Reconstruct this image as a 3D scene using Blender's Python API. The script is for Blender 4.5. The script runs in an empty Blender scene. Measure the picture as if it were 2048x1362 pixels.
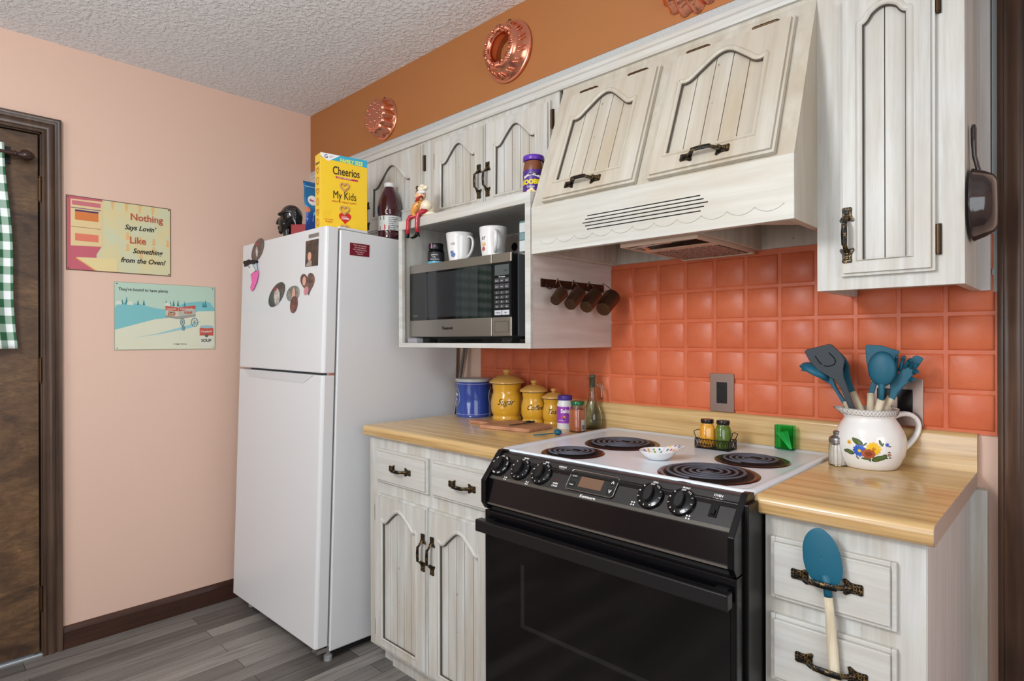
import bpy, bmesh, math, random
from mathutils import Vector, Matrix
random.seed(7)
sc = bpy.context.scene
COL = sc.collection
PI = math.pi

# ------------------------------------------------------------ camera
CAM_F = 1188.7; YAW = math.radians(46.111); PIT = math.radians(-.066); ROL = math.radians(-.157)
F = Vector((-math.cos(YAW)*math.cos(PIT), math.sin(YAW)*math.cos(PIT), math.sin(PIT)))
R0 = Vector((math.sin(YAW), math.cos(YAW), 0)); U0 = R0.cross(F)
R = R0*math.cos(ROL)+U0*math.sin(ROL); U = U0*math.cos(ROL)-R0*math.sin(ROL)
cd = bpy.data.cameras.new('camera'); cam = bpy.data.objects.new('camera', cd); COL.objects.link(cam)
cd.sensor_width = 36; cd.lens = CAM_F/2048*36; cd.clip_start = .02
cam.matrix_world = Matrix(((R.x, U.x, -F.x, 0), (R.y, U.y, -F.y, 0), (R.z, U.z, -F.z, 1.24), (0, 0, 0, 1)))
sc.camera = cam

# ------------------------------------------------------------ world, lights, exposure
w = bpy.data.worlds.new('world'); sc.world = w; w.use_nodes = True
w.node_tree.nodes['Background'].inputs[0].default_value = (.75, .85, 1, 1)
w.node_tree.nodes['Background'].inputs[1].default_value = 1.0
def area(name, loc, target, sx, sy, power, col=(1, 1, 1)):
    l = bpy.data.lights.new(name, 'AREA'); l.shape = 'RECTANGLE'; l.size = sx; l.size_y = sy; l.energy = power; l.color = col
    o = bpy.data.objects.new(name, l); COL.objects.link(o); o.location = loc
    d = Vector(target)-Vector(loc); o.rotation_euler = d.to_track_quat('-Z', 'Y').to_euler(); return o
area('window_daylight_rear', (-.9, -2.36, 1.5), (-.9, 0, 1.75), 1.9, 1.2, 47, (.93, .97, 1))
area('window_daylight_right', (1.55, -.3, 1.45), (-1, .0, 1.6), 1.7, 1.5, 28, (.93, .97, 1))
_l = bpy.data.lights.new('added_fill_glow', 'POINT'); _l.energy = 74; _l.shadow_soft_size = .18; _l.color = (.98, .99, 1)  # added fill lamp with no known source, brightens the ceiling and evens the room
_o = bpy.data.objects.new('added_fill_glow', _l); COL.objects.link(_o); _o.location = (-1.0, -.45, 2.02)
sc.view_settings.view_transform = 'Standard'; sc.view_settings.look = 'None'
sc.view_settings.exposure = -0.17; sc.view_settings.gamma = 1; sc.view_settings.use_curve_mapping = False

# ------------------------------------------------------------ materials
def s2l(c):
    return tuple(((x/255)/12.92 if x/255 <= .04045 else ((x/255+.055)/1.055)**2.4) for x in c)
MC = {}
def mat(name, rgb, rough=.5, metal=0, spec=.5, coat=0, trans=0, ior=1.45, emis=None, alpha=1):
    if name in MC: return MC[name]
    m = bpy.data.materials.new(name); m.use_nodes = True; b = m.node_tree.nodes['Principled BSDF']
    b.inputs['Base Color'].default_value = (*s2l(rgb), 1); b.inputs['Roughness'].default_value = rough
    b.inputs['Metallic'].default_value = metal; b.inputs['Specular IOR Level'].default_value = spec
    b.inputs['Coat Weight'].default_value = coat; b.inputs['Transmission Weight'].default_value = trans; b.inputs['IOR'].default_value = ior
    b.inputs['Coat Roughness'].default_value = .05
    if emis: b.inputs['Emission Color'].default_value = (*s2l(rgb), 1); b.inputs['Emission Strength'].default_value = emis
    MC[name] = m; return m
def N(m, t, **k):
    n = m.node_tree.nodes.new(t)
    for a, v in k.items():
        if a in n.inputs: n.inputs[a].default_value = v
        else: setattr(n, a, v)
    return n
def L(m, a, ao, b, bi): m.node_tree.links.new(a.outputs[ao], b.inputs[bi])
def coords(m, scale=(1, 1, 1), rot=(0, 0, 0), kind='Object'):
    tc = N(m, 'ShaderNodeTexCoord'); mp = N(m, 'ShaderNodeMapping'); mp.inputs['Scale'].default_value = scale; mp.inputs['Rotation'].default_value = rot
    L(m, tc, kind, mp, 'Vector'); return mp
def noise(m, mp, scale, detail=4, rough=.55, dist=0):
    n = N(m, 'ShaderNodeTexNoise'); n.inputs['Scale'].default_value = scale; n.inputs['Detail'].default_value = detail
    n.inputs['Roughness'].default_value = rough; n.inputs['Distortion'].default_value = dist; L(m, mp, 'Vector', n, 'Vector'); return n
def ramp(m, src, out, stops):
    r = N(m, 'ShaderNodeValToRGB'); e = r.color_ramp.elements
    while len(e) < len(stops): e.new(.5)
    for i, (p, c) in enumerate(stops): e[i].position = p; e[i].color = (*s2l(c), 1) if len(c) == 3 else c
    L(m, src, out, r, 'Fac'); return r
def mixc(m, a, b, fac, mode='MIX'):
    x = N(m, 'ShaderNodeMix', data_type='RGBA', blend_type=mode)
    for sock, v in ((x.inputs[0], fac), (x.inputs[6], a), (x.inputs[7], b)):
        if isinstance(v, (int, float)): sock.default_value = v
        elif isinstance(v, tuple): sock.default_value = (*s2l(v), 1)
        else: m.node_tree.links.new(v, sock)
    return x.outputs[2]
def setc(m, sock): m.node_tree.links.new(sock, m.node_tree.nodes['Principled BSDF'].inputs['Base Color'])
def bump(m, sock, strength=.3, dist=.002):
    b = N(m, 'ShaderNodeBump'); b.inputs['Strength'].default_value = strength; b.inputs['Distance'].default_value = dist
    m.node_tree.links.new(sock, b.inputs['Height']); L(m, b, 'Normal', m.node_tree.nodes['Principled BSDF'], 'Normal')

def painted(name, along, base, dark, stain, stain_amt, rough=.42):
    """whitewashed wood: brush streaks along one axis, tan rub-through and small chips"""
    if name in MC: return MC[name]
    m = mat(name, base, rough)
    s = {'x': (1.2, 22, 22), 'y': (22, 1.2, 22), 'z': (22, 22, 1.2)}[along]
    mp = coords(m, s); n1 = noise(m, mp, 1.6, 6, .65, .3)
    r1 = ramp(m, n1, 'Fac', [(.25, dark), (.6, base), (.8, tuple(min(255, c+6) for c in base))])
    s2 = tuple(a*.25+.75*2 for a in s); mp2 = coords(m, s2); n2 = noise(m, mp2, 1.1, 4, .6)
    f2 = ramp(m, n2, 'Fac', [(.42, (0, 0, 0, 1)), (.72, (stain_amt,)*3+(1,))])
    c = mixc(m, r1.outputs[0], stain, f2.outputs[0])
    mp3 = coords(m, tuple(a*.6+10 for a in s)); n3 = noise(m, mp3, 1.7, 3, .5)
    f3 = ramp(m, n3, 'Fac', [(.765, (0, 0, 0, 1)), (.785, (.75, .75, .75, 1))])
    c = mixc(m, c, (104, 82, 60), f3.outputs[0]); setc(m, c); bump(m, n1.outputs[0], .25, .0012); return m
P_V = painted('whitewash_vertical', 'z', (206, 208, 205), (174, 172, 165), (180, 168, 146), .6)
P_H = painted('whitewash_horizontal', 'x', (206, 208, 205), (178, 176, 170), (184, 172, 150), .5)
P_HV = painted('whitewash_hood_vertical', 'z', (200, 196, 184), (178, 171, 156), (180, 164, 138), .7)
P_HW = painted('whitewash_valance', 'x', (203, 204, 198), (182, 180, 171), (188, 176, 150), .5)
P_HY = painted('whitewash_side', 'z', (205, 204, 202), (185, 182, 180), (190, 184, 178), .25)
P_BOX = painted('whitewash_shelf_side', 'y', (214, 206, 200), (190, 178, 170), (204, 180, 168), .5)
P_IN = painted('cavity_paint', 'z', (196, 190, 178), (160, 152, 140), (170, 150, 130), .4)
GROOVE = mat('dark_glaze', (78, 70, 60), .7)
def wood_dark(name, along, a=(46, 30, 21), b=(84, 56, 38), rough=.33):
    m = mat(name, a, rough); s = {'x': (1, 26, 26), 'y': (26, 1, 26), 'z': (26, 26, 1)}[along]
    n1 = noise(m, coords(m, s), 1.5, 7, .65, .6); n2 = noise(m, coords(m, (3, 3, 3)), 1.3, 3)
    r1 = ramp(m, n1, 'Fac', [(.32, a), (.7, b)])
    c = mixc(m, r1.outputs[0], tuple(int(x*.55) for x in a), ramp(m, n2, 'Fac', [(.45, (0, 0, 0, 1)), (.75, (.55, .55, .55, 1))]).outputs[0])
    setc(m, c); bump(m, n1.outputs[0], .2, .001); return m
W_Z = wood_dark('stained_trim_vertical', 'z', (58, 42, 33), (94, 72, 56)); W_Y = wood_dark('stained_trim_along_wall', 'y', (50, 31, 25), (76, 49, 38))
W_R = wood_dark('stained_casing_right', 'z', (56, 38, 30), (98, 70, 52))
DOORW = mat('burl_door_veneer', (84, 62, 44), .38)
_n = noise(DOORW, coords(DOORW, (1.2, 1.2, 2.6)), 3.2, 7, .62, 1.4)
_n2 = noise(DOORW, coords(DOORW, (10, 10, 30)), 3, 6, .6, .8)
_r = ramp(DOORW, _n, 'Fac', [(.32, (62, 46, 34)), (.5, (104, 78, 54)), (.7, (130, 100, 68))])
setc(DOORW, mixc(DOORW, _r.outputs[0], (56, 42, 32), ramp(DOORW, _n2, 'Fac', [(.4, (.45, .45, .45, 1)), (.65, (0, 0, 0, 1))]).outputs[0]))

LAM = mat('maple_laminate', (205, 168, 112), .22, coat=.3)
_a = noise(LAM, coords(LAM, (1.1, 34, 34)), 1.4, 6, .62, .2); _b = noise(LAM, coords(LAM, (3, 150, 150)), 1.2, 3, .6)
_r = ramp(LAM, _a, 'Fac', [(.3, (170, 134, 86)), (.5, (198, 163, 108)), (.72, (212, 182, 128))])
setc(LAM, mixc(LAM, _r.outputs[0], (226, 198, 154), ramp(LAM, _b, 'Fac', [(.45, (0, 0, 0, 1)), (.7, (.45, .45, .45, 1))]).outputs[0]))
PINK = mat('pink_wall_paint', (219, 187, 169), .6); _n = noise(PINK, coords(PINK, (1, 1, 1)), 160, 2); bump(PINK, _n.outputs[0], .12, .001)
BROWN = mat('caramel_wall_paint', (164, 106, 58), .55); _n = noise(BROWN, coords(BROWN), 140, 2); bump(BROWN, _n.outputs[0], .12, .001)
POP = mat('popcorn_texture', (238, 241, 244), .8)
_n = noise(POP, coords(POP), 62, 3, .6, .2); _v = ramp(POP, _n, 'Fac', [(.46, (0, 0, 0, 1)), (.62, (1, 1, 1, 1))]); bump(POP, _v.outputs[0], .75, .0055)
POP_SHADED = mat('soffit_edge_shaded', (186, 190, 190), .85); _n = noise(POP_SHADED, coords(POP_SHADED), 120, 3, .6, .2); bump(POP_SHADED, _n.outputs[0], 1, .006)  # same popcorn as the ceiling, shade put into a darker grey
TILE = mat('coral_tile_paint', (206, 110, 82), .38, spec=.45)
_n = noise(TILE, coords(TILE), 9, 4, .6); _r = ramp(TILE, _n, 'Fac', [(.3, (198, 96, 60)), (.7, (212, 114, 76))]); setc(TILE, _r.outputs[0])
_n = noise(TILE, coords(TILE), 26, 4, .6); bump(TILE, _n.outputs[0], .35, .003)
FLOOR = mat('grey_plank_vinyl', (110, 105, 100), .42)
_mp = coords(FLOOR, (1, 1, 1), (0, 0, PI/2)); _b = N(FLOOR, 'ShaderNodeTexBrick'); L(FLOOR, _mp, 'Vector', _b, 'Vector')
_b.offset = .37; _b.inputs['Scale'].default_value = 1; _b.inputs['Brick Width'].default_value = .92; _b.inputs['Row Height'].default_value = .082
_b.inputs['Mortar Size'].default_value = .0012; _b.inputs['Bias'].default_value = 0
_b.inputs['Color1'].default_value = (*s2l((124, 120, 117)), 1); _b.inputs['Color2'].default_value = (*s2l((184, 180, 176)), 1); _b.inputs['Mortar'].default_value = (*s2l((60, 56, 54)), 1)
_n = noise(FLOOR, coords(FLOOR, (34, 1.6, 1)), 1.6, 7, .7, .8); _r = ramp(FLOOR, _n, 'Fac', [(.3, (96, 90, 86)), (.5, (176, 172, 168)), (.75, (226, 220, 214))])
setc(FLOOR, mixc(FLOOR, _b.outputs[0], _r.outputs[0], .75, 'MULTIPLY')); bump(FLOOR, _n.outputs[0], .15, .001)

WHITE_EN = mat('white_enamel', (222, 230, 238), .2, spec=.35)
FRIDGE = mat('fridge_white', (216, 218, 220), .32); _n = noise(FRIDGE, coords(FRIDGE), 260, 2); bump(FRIDGE, _n.outputs[0], .08, .0006)
GASK = mat('grey_gasket', (120, 122, 124), .6)
BLACK = mat('black_gloss', (9, 9, 12), .16, spec=.35)
BLACKS = mat('black_satin', (16, 16, 18), .35); BLACKM = mat('black_matte', (22, 21, 21), .6)
GLASSB = mat('oven_black_glass', (4, 4, 5), .1, spec=.45)
CHROME = mat('chrome', (200, 200, 202), .12, 1); STEEL = mat('brushed_steel', (168, 162, 156), .3, 1)
_n = noise(STEEL, coords(STEEL, (1, 300, 300)), 1, 2); bump(STEEL, _n.outputs[0], .08, .0005)
PANELG = mat('smoked_control_glass', (30, 28, 27), .08, spec=.7, coat=.6)
COIL = mat('coil_element', (88, 90, 100), .5, 0, .25); PAN_BR = mat('burnt_drip_ring', (70, 34, 24), .22, .7)
BRONZE = mat('aged_bronze', (84, 62, 42), .38, .8)
COPPER = mat('polished_copper', (232, 158, 130), .22, 1); CUPC = mat('dark_copper', (92, 68, 52), .3, .8); CUPB = mat('pink_copper', (196, 140, 112), .35, .7)
WHITEP = mat('white_plastic', (222, 224, 224), .35); CERW = mat('white_glazed_ceramic', (234, 234, 232), .1, coat=.5)
TEAL = mat('teal_silicone', (18, 92, 116), .5); SLATE = mat('slate_silicone', (44, 54, 62), .5); BEECH = mat('pale_beech', (214, 202, 176), .5)
_n = noise(BEECH, coords(BEECH, (60, 60, 6)), 1.3, 4); setc(BEECH, ramp(BEECH, _n, 'Fac', [(.35, (196, 182, 154)), (.65, (224, 214, 190))]).outputs[0])
YEL = mat('mustard_glaze', (216, 164, 48), .12, coat=.6); YELT = mat('matte_ochre_lid', (206, 160, 84), .3, coat=.2); NAVY = mat('navy_rim', (22, 34, 66), .3)
INK = mat('black_ink', (18, 16, 18), .5); WHITEI = mat('white_ink', (240, 240, 240), .5); GREYI = mat('grey_ink', (130, 128, 126), .5)
GLASS = mat('clear_glass', (253, 254, 254), .02, trans=1, ior=1.45); GLASSG = mat('green_tinted_glass', (222, 234, 226), .03, trans=1, ior=1.45)
HND = mat('black_hammered_iron', (20, 18, 16), .35, .5)
_n = N(HND, 'ShaderNodeTexVoronoi'); _n.inputs['Scale'].default_value = 170; _n.feature = 'DISTANCE_TO_EDGE'; L(HND, coords(HND), 'Vector', _n, 'Vector')
_m = noise(HND, coords(HND), 60, 2); _f = ramp(HND, _n, 'Distance', [(.04, (.8, .8, .8, 1)), (.12, (0, 0, 0, 1))]); _g = ramp(HND, _m, 'Fac', [(.45, (0, 0, 0, 1)), (.6, (1, 1, 1, 1))])
_x = N(HND, 'ShaderNodeMath', operation='MULTIPLY'); L(HND, _f, 0, _x, 0); L(HND, _g, 0, _x, 1)
setc(HND, mixc(HND, (20, 18, 16), (150, 120, 70), _x.outputs[0])); bump(HND, _n.outputs['Distance'], .5, .002)

# ------------------------------------------------------------ mesh helpers
class MB:
    def __init__(s): s.bm = bmesh.new()
    def box(s, x0, x1, y0, y1, z0, z1, M=None, mi=0):
        v = [s.bm.verts.new((x, y, z)) for x in (x0, x1) for y in (y0, y1) for z in (z0, z1)]
        if M:
            for q in v: q.co = M @ q.co
        for f in ((0, 1, 3, 2), (4, 6, 7, 5), (0, 4, 5, 1), (2, 3, 7, 6), (0, 2, 6, 4), (1, 5, 7, 3)):
            s.bm.faces.new([v[i] for i in f]).material_index = mi
        return s
    def prism(s, pts, vec, mi=0):
        a = [s.bm.verts.new(p) for p in pts]; b = [s.bm.verts.new(Vector(p)+Vector(vec)) for p in pts]
        s.bm.faces.new(a).material_index = mi; s.bm.faces.new(b[::-1]).material_index = mi
        for i in range(len(a)):
            j = (i+1) % len(a); s.bm.faces.new((a[j], a[i], b[i], b[j])).material_index = mi
        return s
    def xz(s, pts, y0, y1, mi=0): return s.prism([(x, y0, z) for x, z in pts], (0, y1-y0, 0), mi)
    def yz(s, pts, x0, x1, mi=0): return s.prism([(x0, y, z) for y, z in pts], (x1-x0, 0, 0), mi)
    def xy(s, pts, z0, z1, mi=0): return s.prism([(x, y, z0) for x, y in pts], (0, 0, z1-z0), mi)
    def lathe(s, prof, c=(0, 0, 0), seg=40, M=None, mi=0, fn=None, close=False, caps=True):
        rings = []
        for r, z in prof:
            ring = []
            for i in range(seg):
                a = 2*PI*i/seg; rr = r*(fn(a, z) if fn else 1)
                p = Vector((rr*math.cos(a), rr*math.sin(a), z))
                if M: p = M @ p
                ring.append(s.bm.verts.new(p+Vector(c)))
            rings.append(ring)
        pr = list(zip(rings, rings[1:]))
        if close: pr.append((rings[-1], rings[0]))
        for a, b in pr:
            for i in range(seg):
                j = (i+1) % seg; s.bm.faces.new((a[i], a[j], b[j], b[i])).material_index = mi
        if not close and caps:
            for k, ring in ((0, rings[0]), (-1, rings[-1])):
                if prof[k][0] > 1e-6:
                    f = s.bm.faces.new(ring if k else ring[::-1]); f.material_index = mi
        return s
    def tube(s, pts, r, seg=10, mi=0, flat=None, up=None, caps=True, closed=False):
        P = [Vector(p) for p in pts]; n = len(P); rings = []; nrm = None
        for i in range(n):
            if closed: d = (P[(i+1) % n]-P[i-1])
            else: d = P[min(i+1, n-1)]-P[max(i-1, 0)]
            d = d.normalized() if d.length > 1e-9 else Vector((0, 0, 1))
            if nrm is None:
                nrm = Vector(up) if up else Vector((0, 0, 1))
                if abs(nrm.dot(d)) > .95: nrm = Vector((1, 0, 0))
            nrm = (nrm-d*nrm.dot(d)); nrm = nrm.normalized() if nrm.length > 1e-6 else d.orthogonal().normalized()
            bi = d.cross(nrm); rr = r[i] if isinstance(r, (list, tuple)) else r
            fl = flat[i] if isinstance(flat, (list, tuple)) else (flat or 1)
            rings.append([s.bm.verts.new(P[i]+nrm*(rr*fl*math.cos(2*PI*k/seg))+bi*(rr*math.sin(2*PI*k/seg))) for k in range(seg)])
        for i in range(n if closed else n-1):
            a, b = rings[i], rings[(i+1) % n]
            for k in range(seg): s.bm.faces.new((a[k], a[(k+1) % seg], b[(k+1) % seg], b[k])).material_index = mi
        if caps and not closed: s.bm.faces.new(rings[0][::-1]).material_index = mi; s.bm.faces.new(rings[-1]).material_index = mi
        return s
    def ball(s, c, r, sc3=(1, 1, 1), seg=16, M=None, mi=0):
        k = len(s.bm.faces); res = bmesh.ops.create_uvsphere(s.bm, u_segments=seg, v_segments=max(6, seg//2+2), radius=r)
        for v in res['verts']:
            p = Vector((v.co.x*sc3[0], v.co.y*sc3[1], v.co.z*sc3[2]))
            if M: p = M @ p
            v.co = p+Vector(c)
        fs = {f for v in res['verts'] for f in v.link_faces}
        for f in fs: f.material_index = mi
        return s
    def grid(s, fn, nu, nv, mi=0, wrapu=False):
        vs = [[s.bm.verts.new(fn(i/nu, j/nv)) for j in range(nv+1)] for i in range(nu+(0 if wrapu else 1))]
        for i in range(nu):
            for j in range(nv):
                s.bm.faces.new((vs[i][j], vs[(i+1) % len(vs)][j], vs[(i+1) % len(vs)][j+1], vs[i][j+1])).material_index = mi
        return s
    def obj(s, name, m, parent=None, bevel=0, seg=2, smooth=False, world=True, sub=0, solid=0, solidoff=0, label=None, M=None):
        me = bpy.data.meshes.new(name); bmesh.ops.recalc_face_normals(s.bm, faces=s.bm.faces[:]); s.bm.to_mesh(me); s.bm.free()
        for x in (m if isinstance(m, (list, tuple)) else [m]): me.materials.append(x)
        o = bpy.data.objects.new(name, me); COL.objects.link(o)
        if parent:
            o.parent = parent
            if world: me.transform(wm(parent).inverted())
        if M: o.matrix_basis = M
        if solid: md = o.modifiers.new('solid', 'SOLIDIFY'); md.thickness = solid; md.offset = solidoff
        if bevel: md = o.modifiers.new('bevel', 'BEVEL'); md.width = bevel; md.segments = seg; md.limit_method = 'ANGLE'; md.angle_limit = math.radians(35)
        if sub: md = o.modifiers.new('sub', 'SUBSURF'); md.levels = sub; md.render_levels = sub
        if smooth:
            for p in me.polygons: p.use_smooth = True
            if smooth != 'all':
                try: me.set_sharp_from_angle(angle=math.radians(smooth if smooth is not True else 40))
                except Exception: pass
        if label: o['label'] = label
        return o
def wm(o):
    M = o.matrix_basis.copy()
    while o.parent: o = o.parent; M = o.matrix_basis @ M
    return M
def thing(name, label, cat, loc=(0, 0, 0), group=None, rot=None):
    o = bpy.data.objects.new(name, None); COL.objects.link(o); o.empty_display_size = .05
    M = Matrix.Translation(loc)
    if rot is not None: M = M @ rot
    o.matrix_basis = M; return tag(o, label, cat, group)
def tag(o, label, cat, group=None, kind=None):
    if label: o['label'] = label
    if cat: o['category'] = cat
    if group: o['group'] = group
    if kind: o['kind'] = kind
    return o
def struct(o): o['kind'] = 'structure'; return o
def origin(o, p):
    """move a top-level mesh's origin to p"""
    o.data.transform(Matrix.Translation(-Vector(p))); o.location = p; return o
def frame(o, right, up):
    r = Vector(right).normalized(); u = Vector(up); u = (u-r*u.dot(r)).normalized(); n = r.cross(u)
    return Matrix(((r.x, u.x, n.x, o[0]), (r.y, u.y, n.y, o[1]), (r.z, u.z, n.z, o[2]), (0, 0, 0, 1)))
def text(s, M, size, m, parent, name='lettering', bold=0, shear=0, align='LEFT', sx=1, ext=.0002, bend=None, world=True, space=1):
    cu = bpy.data.curves.new('t', 'FONT'); cu.body = s; cu.size = size; cu.extrude = ext; cu.offset = bold; cu.shear = shear; cu.align_x = align; cu.space_character = space
    cu.resolution_u = 3
    t = bpy.data.objects.new('t', cu); COL.objects.link(t); bpy.context.view_layer.update()
    me = bpy.data.meshes.new_from_object(t.evaluated_get(bpy.context.evaluated_depsgraph_get())); bpy.data.objects.remove(t)
    for v in me.vertices:
        p = Vector((v.co.x*sx, v.co.y, v.co.z))
        v.co = bend(p) if bend else M @ p
    me.name = name; me.materials.clear(); me.materials.append(m)
    o = bpy.data.objects.new(name, me); COL.objects.link(o)
    if parent:
        o.parent = parent
        if world: me.transform(wm(parent).inverted())
    return o
def wrap(c, rad, z0, ang, slant=0):
    """put flat lettering round an upright cylinder facing angle ang"""
    return lambda p: Vector((c[0]+(rad+p.z)*math.cos(ang+(p.x)/rad), c[1]+(rad+p.z)*math.sin(ang+(p.x)/rad), z0+p.y+slant*p.x))
def camang(c): return math.atan2(-c[1], -c[0])

# ------------------------------------------------------------ room shell
XL, YW, ZC = -2.965, 1.835, 2.432
XR, YR = 1.6, -2.4
FACE = 1.545; SOFZ = 2.135
struct(MB().box(XL-.1, XR+.1, YR-.1, YW+.15, -.08, 0).obj('floor', FLOOR))
struct(MB().box(XL-.1, XR+.1, YR-.1, YW+.15, ZC, ZC+.08).obj('ceiling', POP))
DY0, DY1, DZ1 = -.42, .404, 2.06
b = MB(); b.box(XL-.12, XL, DY1, YW+.15, 0, ZC).box(XL-.12, XL, YR-.1, DY0, 0, ZC).box(XL-.12, XL, DY0, DY1, DZ1, ZC); struct(b.obj('wall_left', PINK))
struct(MB().box(XL, XR+.1, YW, YW+.12, 0, ZC).obj('wall_back', PINK))
struct(MB().box(XL, XR, 1.54, YW, SOFZ, ZC).obj('wall_soffit', BROWN))
struct(MB().box(XL, XR, 1.542, YW, 2.112, SOFZ).obj('trim_1', POP_SHADED))
# rear wall with a window opening, right wall with one
b = MB(); b.box(XL-.1, -1.95, YR-.12, YR, 0, ZC).box(.15, XR+.1, YR-.12, YR, 0, ZC).box(-1.95, .15, YR-.12, YR, 0, .85).box(-1.95, .15, YR-.12, YR, 2.15, ZC); struct(b.obj('wall_rear', PINK))
b = MB(); b.box(XR, XR+.12, YR, -1.2, 0, ZC).box(XR, XR+.12, .6, YW, 0, ZC).box(XR, XR+.12, -1.2, .6, 0, .65).box(XR, XR+.12, -1.2, .6, 2.15, ZC); struct(b.obj('wall_right', PINK))
def window(nm, x0, x1, z0, z1, pt):
    b = MB()
    def bx(a0, a1, c0, c1, d=.03): b.box(*pt(a0, a1, d), c0, c1)
    bx(x0, x0+.05, z0, z1); bx(x1-.05, x1, z0, z1); bx(x0, x1, z0, z0+.05); bx(x0, x1, z1-.05, z1)
    bx(x0, x1, (z0+z1)/2-.02, (z0+z1)/2+.02, .02); bx((x0+x1)/2-.02, (x0+x1)/2+.02, z0, z1, .02)
    struct(b.obj(nm, W_Z))
window('window_1', -1.95, .15, .85, 2.15, lambda a0, a1, d: (a0, a1, YR-.1, YR-.1+d*2))
window('window_2', -1.2, .6, .65, 2.15, lambda a0, a1, d: (XR+.1-d*2, XR+.1, a0, a1))

# coral tile field, hand-set tiles with soft edges over painted grout
b = MB(); b.box(-1.955, -.149, 1.8293, YW, 1.006, 1.512)
pitch = .1008; rnd = random.Random(3)
zs = [1.012, 1.1095, 1.207, 1.302, 1.4005, 1.499]
for j in range(5):
    for i in range(18):
        x1 = -.149-i*pitch-.004; x0 = x1-pitch+.009
        if x0 < -1.955: x0 = -1.953
        z0, z1 = zs[j]+.004, zs[j+1]-.005
        t = [rnd.uniform(-.0008, .0008) for _ in range(4)]; e = .006
        yb, yf = 1.8295, 1.8243
        vs = [b.bm.verts.new(p) for p in ((x0, yb, z0), (x1, yb, z0), (x1, yb, z1), (x0, yb, z1))]
        ms = [b.bm.verts.new(p) for p in ((x0+.0025, yf+.0018, z0+.0025), (x1-.0025, yf+.0018, z0+.0025), (x1-.0025, yf+.0018, z1-.0025), (x0+.0025, yf+.0018, z1-.0025))]
        fs = [b.bm.verts.new(p) for p in ((x0+e, yf-.0002+t[0], z0+e), (x1-e, yf-.0002+t[1], z0+e), (x1-e, yf-.0002+t[2], z1-e), (x0+e, yf-.0002+t[3], z1-e))]
        for A, B in ((vs, ms), (ms, fs)):
            for k in range(4): b.bm.faces.new((A[k], A[(k+1) % 4], B[(k+1) % 4], B[k]))
        b.bm.faces.new(fs)
struct(b.obj('wall_tiled_backsplash', TILE, smooth=60))

# baseboard and door on the left wall
b = MB()
b.prism([(XL, DY1+.065, 0), (XL+.014, DY1+.065, 0), (XL+.014, DY1+.065, .068), (XL+.009, DY1+.065, .082), (XL+.005, DY1+.065, .086), (XL, DY1+.065, .09)], (0, YW-DY1-.065, 0))
struct(b.obj('baseboard_left', W_Y))
prof = [(0, 0), (0, .020), (.008, .020), (.011, .015), (.016, .013), (.022, .017), (.034, .018), (.042, .012), (.05, .016), (.056, .021), (.062, .021), (.064, 0)]  # (across, proud)
cas = MB()
vv = lambda y, d, z: (XL+d, y, z)
ra = [cas.bm.verts.new(vv(DY1+a, d, DZ1+a)) for a, d in prof]; la = [cas.bm.verts.new(vv(DY0-a, d, DZ1+a)) for a, d in prof]
for i in range(len(prof)): j = (i+1) % len(prof); cas.bm.faces.new((ra[i], ra[j], la[j], la[i]))
for top, yf in ((ra, lambda a: DY1+a), (la, lambda a: DY0-a)):
    bot = [cas.bm.verts.new((XL+d, yf(a), 0)) for a, d in prof]; cas.bm.faces.new(bot)
    for i in range(len(prof)): j = (i+1) % len(prof); cas.bm.faces.new((bot[i], bot[j], top[j], top[i]))
# jamb
cas.box(XL-.075, XL-.046, DY1-.02, DY1-.004, 0, DZ1-.004).box(XL-.075, XL-.046, DY0+.004, DY0+.02, 0, DZ1-.004).box(XL-.075, XL-.046, DY0+.02, DY1-.02, DZ1-.02, DZ1-.004)
cas.box(XL-.1, XL+.002, DY1-.004, DY1, 0, DZ1).box(XL-.1, XL+.002, DY0, DY0+.004, 0, DZ1).box(XL-.1, XL+.002, DY0, DY1, DZ1-.004, DZ1)
struct(cas.obj('trim_2', W_Z, smooth=50))
door = MB(); door.box(XL-.042, XL-.004, DY0+.008, DY1-.009, .014, DZ1-.008); door = struct(door.obj('door_1', DOORW, bevel=.002))
for z0, z1 in ((1.79, 1.886), (1.03, 1.22), (.17, .28)):
    z0 = (z0+z1)/2-.045; z1 = z0+.09
    h = MB(); h.lathe([(.0045, z0), (.0045, z1)], (XL+.004, DY1-.004, 0), 12)
    for q in (z0-.004, z0+.03, z0+.06, z1+.004): h.lathe([(.0055, q-.0015), (.0055, q+.0015)], (XL+.004, DY1-.004, 0), 12)
    h.box(XL-.004, XL-.0025, DY1-.0125, DY1-.003, z0, z1); h.obj('hinge', BRONZE, door, smooth=40)
struct(MB().box(XL-.12, XL+.004, DY0, DY1, 0, .008).obj('trim_3', mat('aluminium_threshold', (206, 216, 222), .3, .6), bevel=.002))
# right-hand casing
b = MB(); px = -.147
pr = [(0, 0), (0, .016), (.006, .019), (.010, .019), (.012, .013), (.02, .012), (.028, .018), (.04, .021), (.048, .019), (.052, .012), (.06, .016), (.085, .022), (.1, .022), (.1, 0)]
b.prism([(px+a, YW-d-.006, 0) for a, d in pr], (0, 0, ZC-.295)); struct(b.obj('trim_4', W_R, smooth=50))

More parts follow.
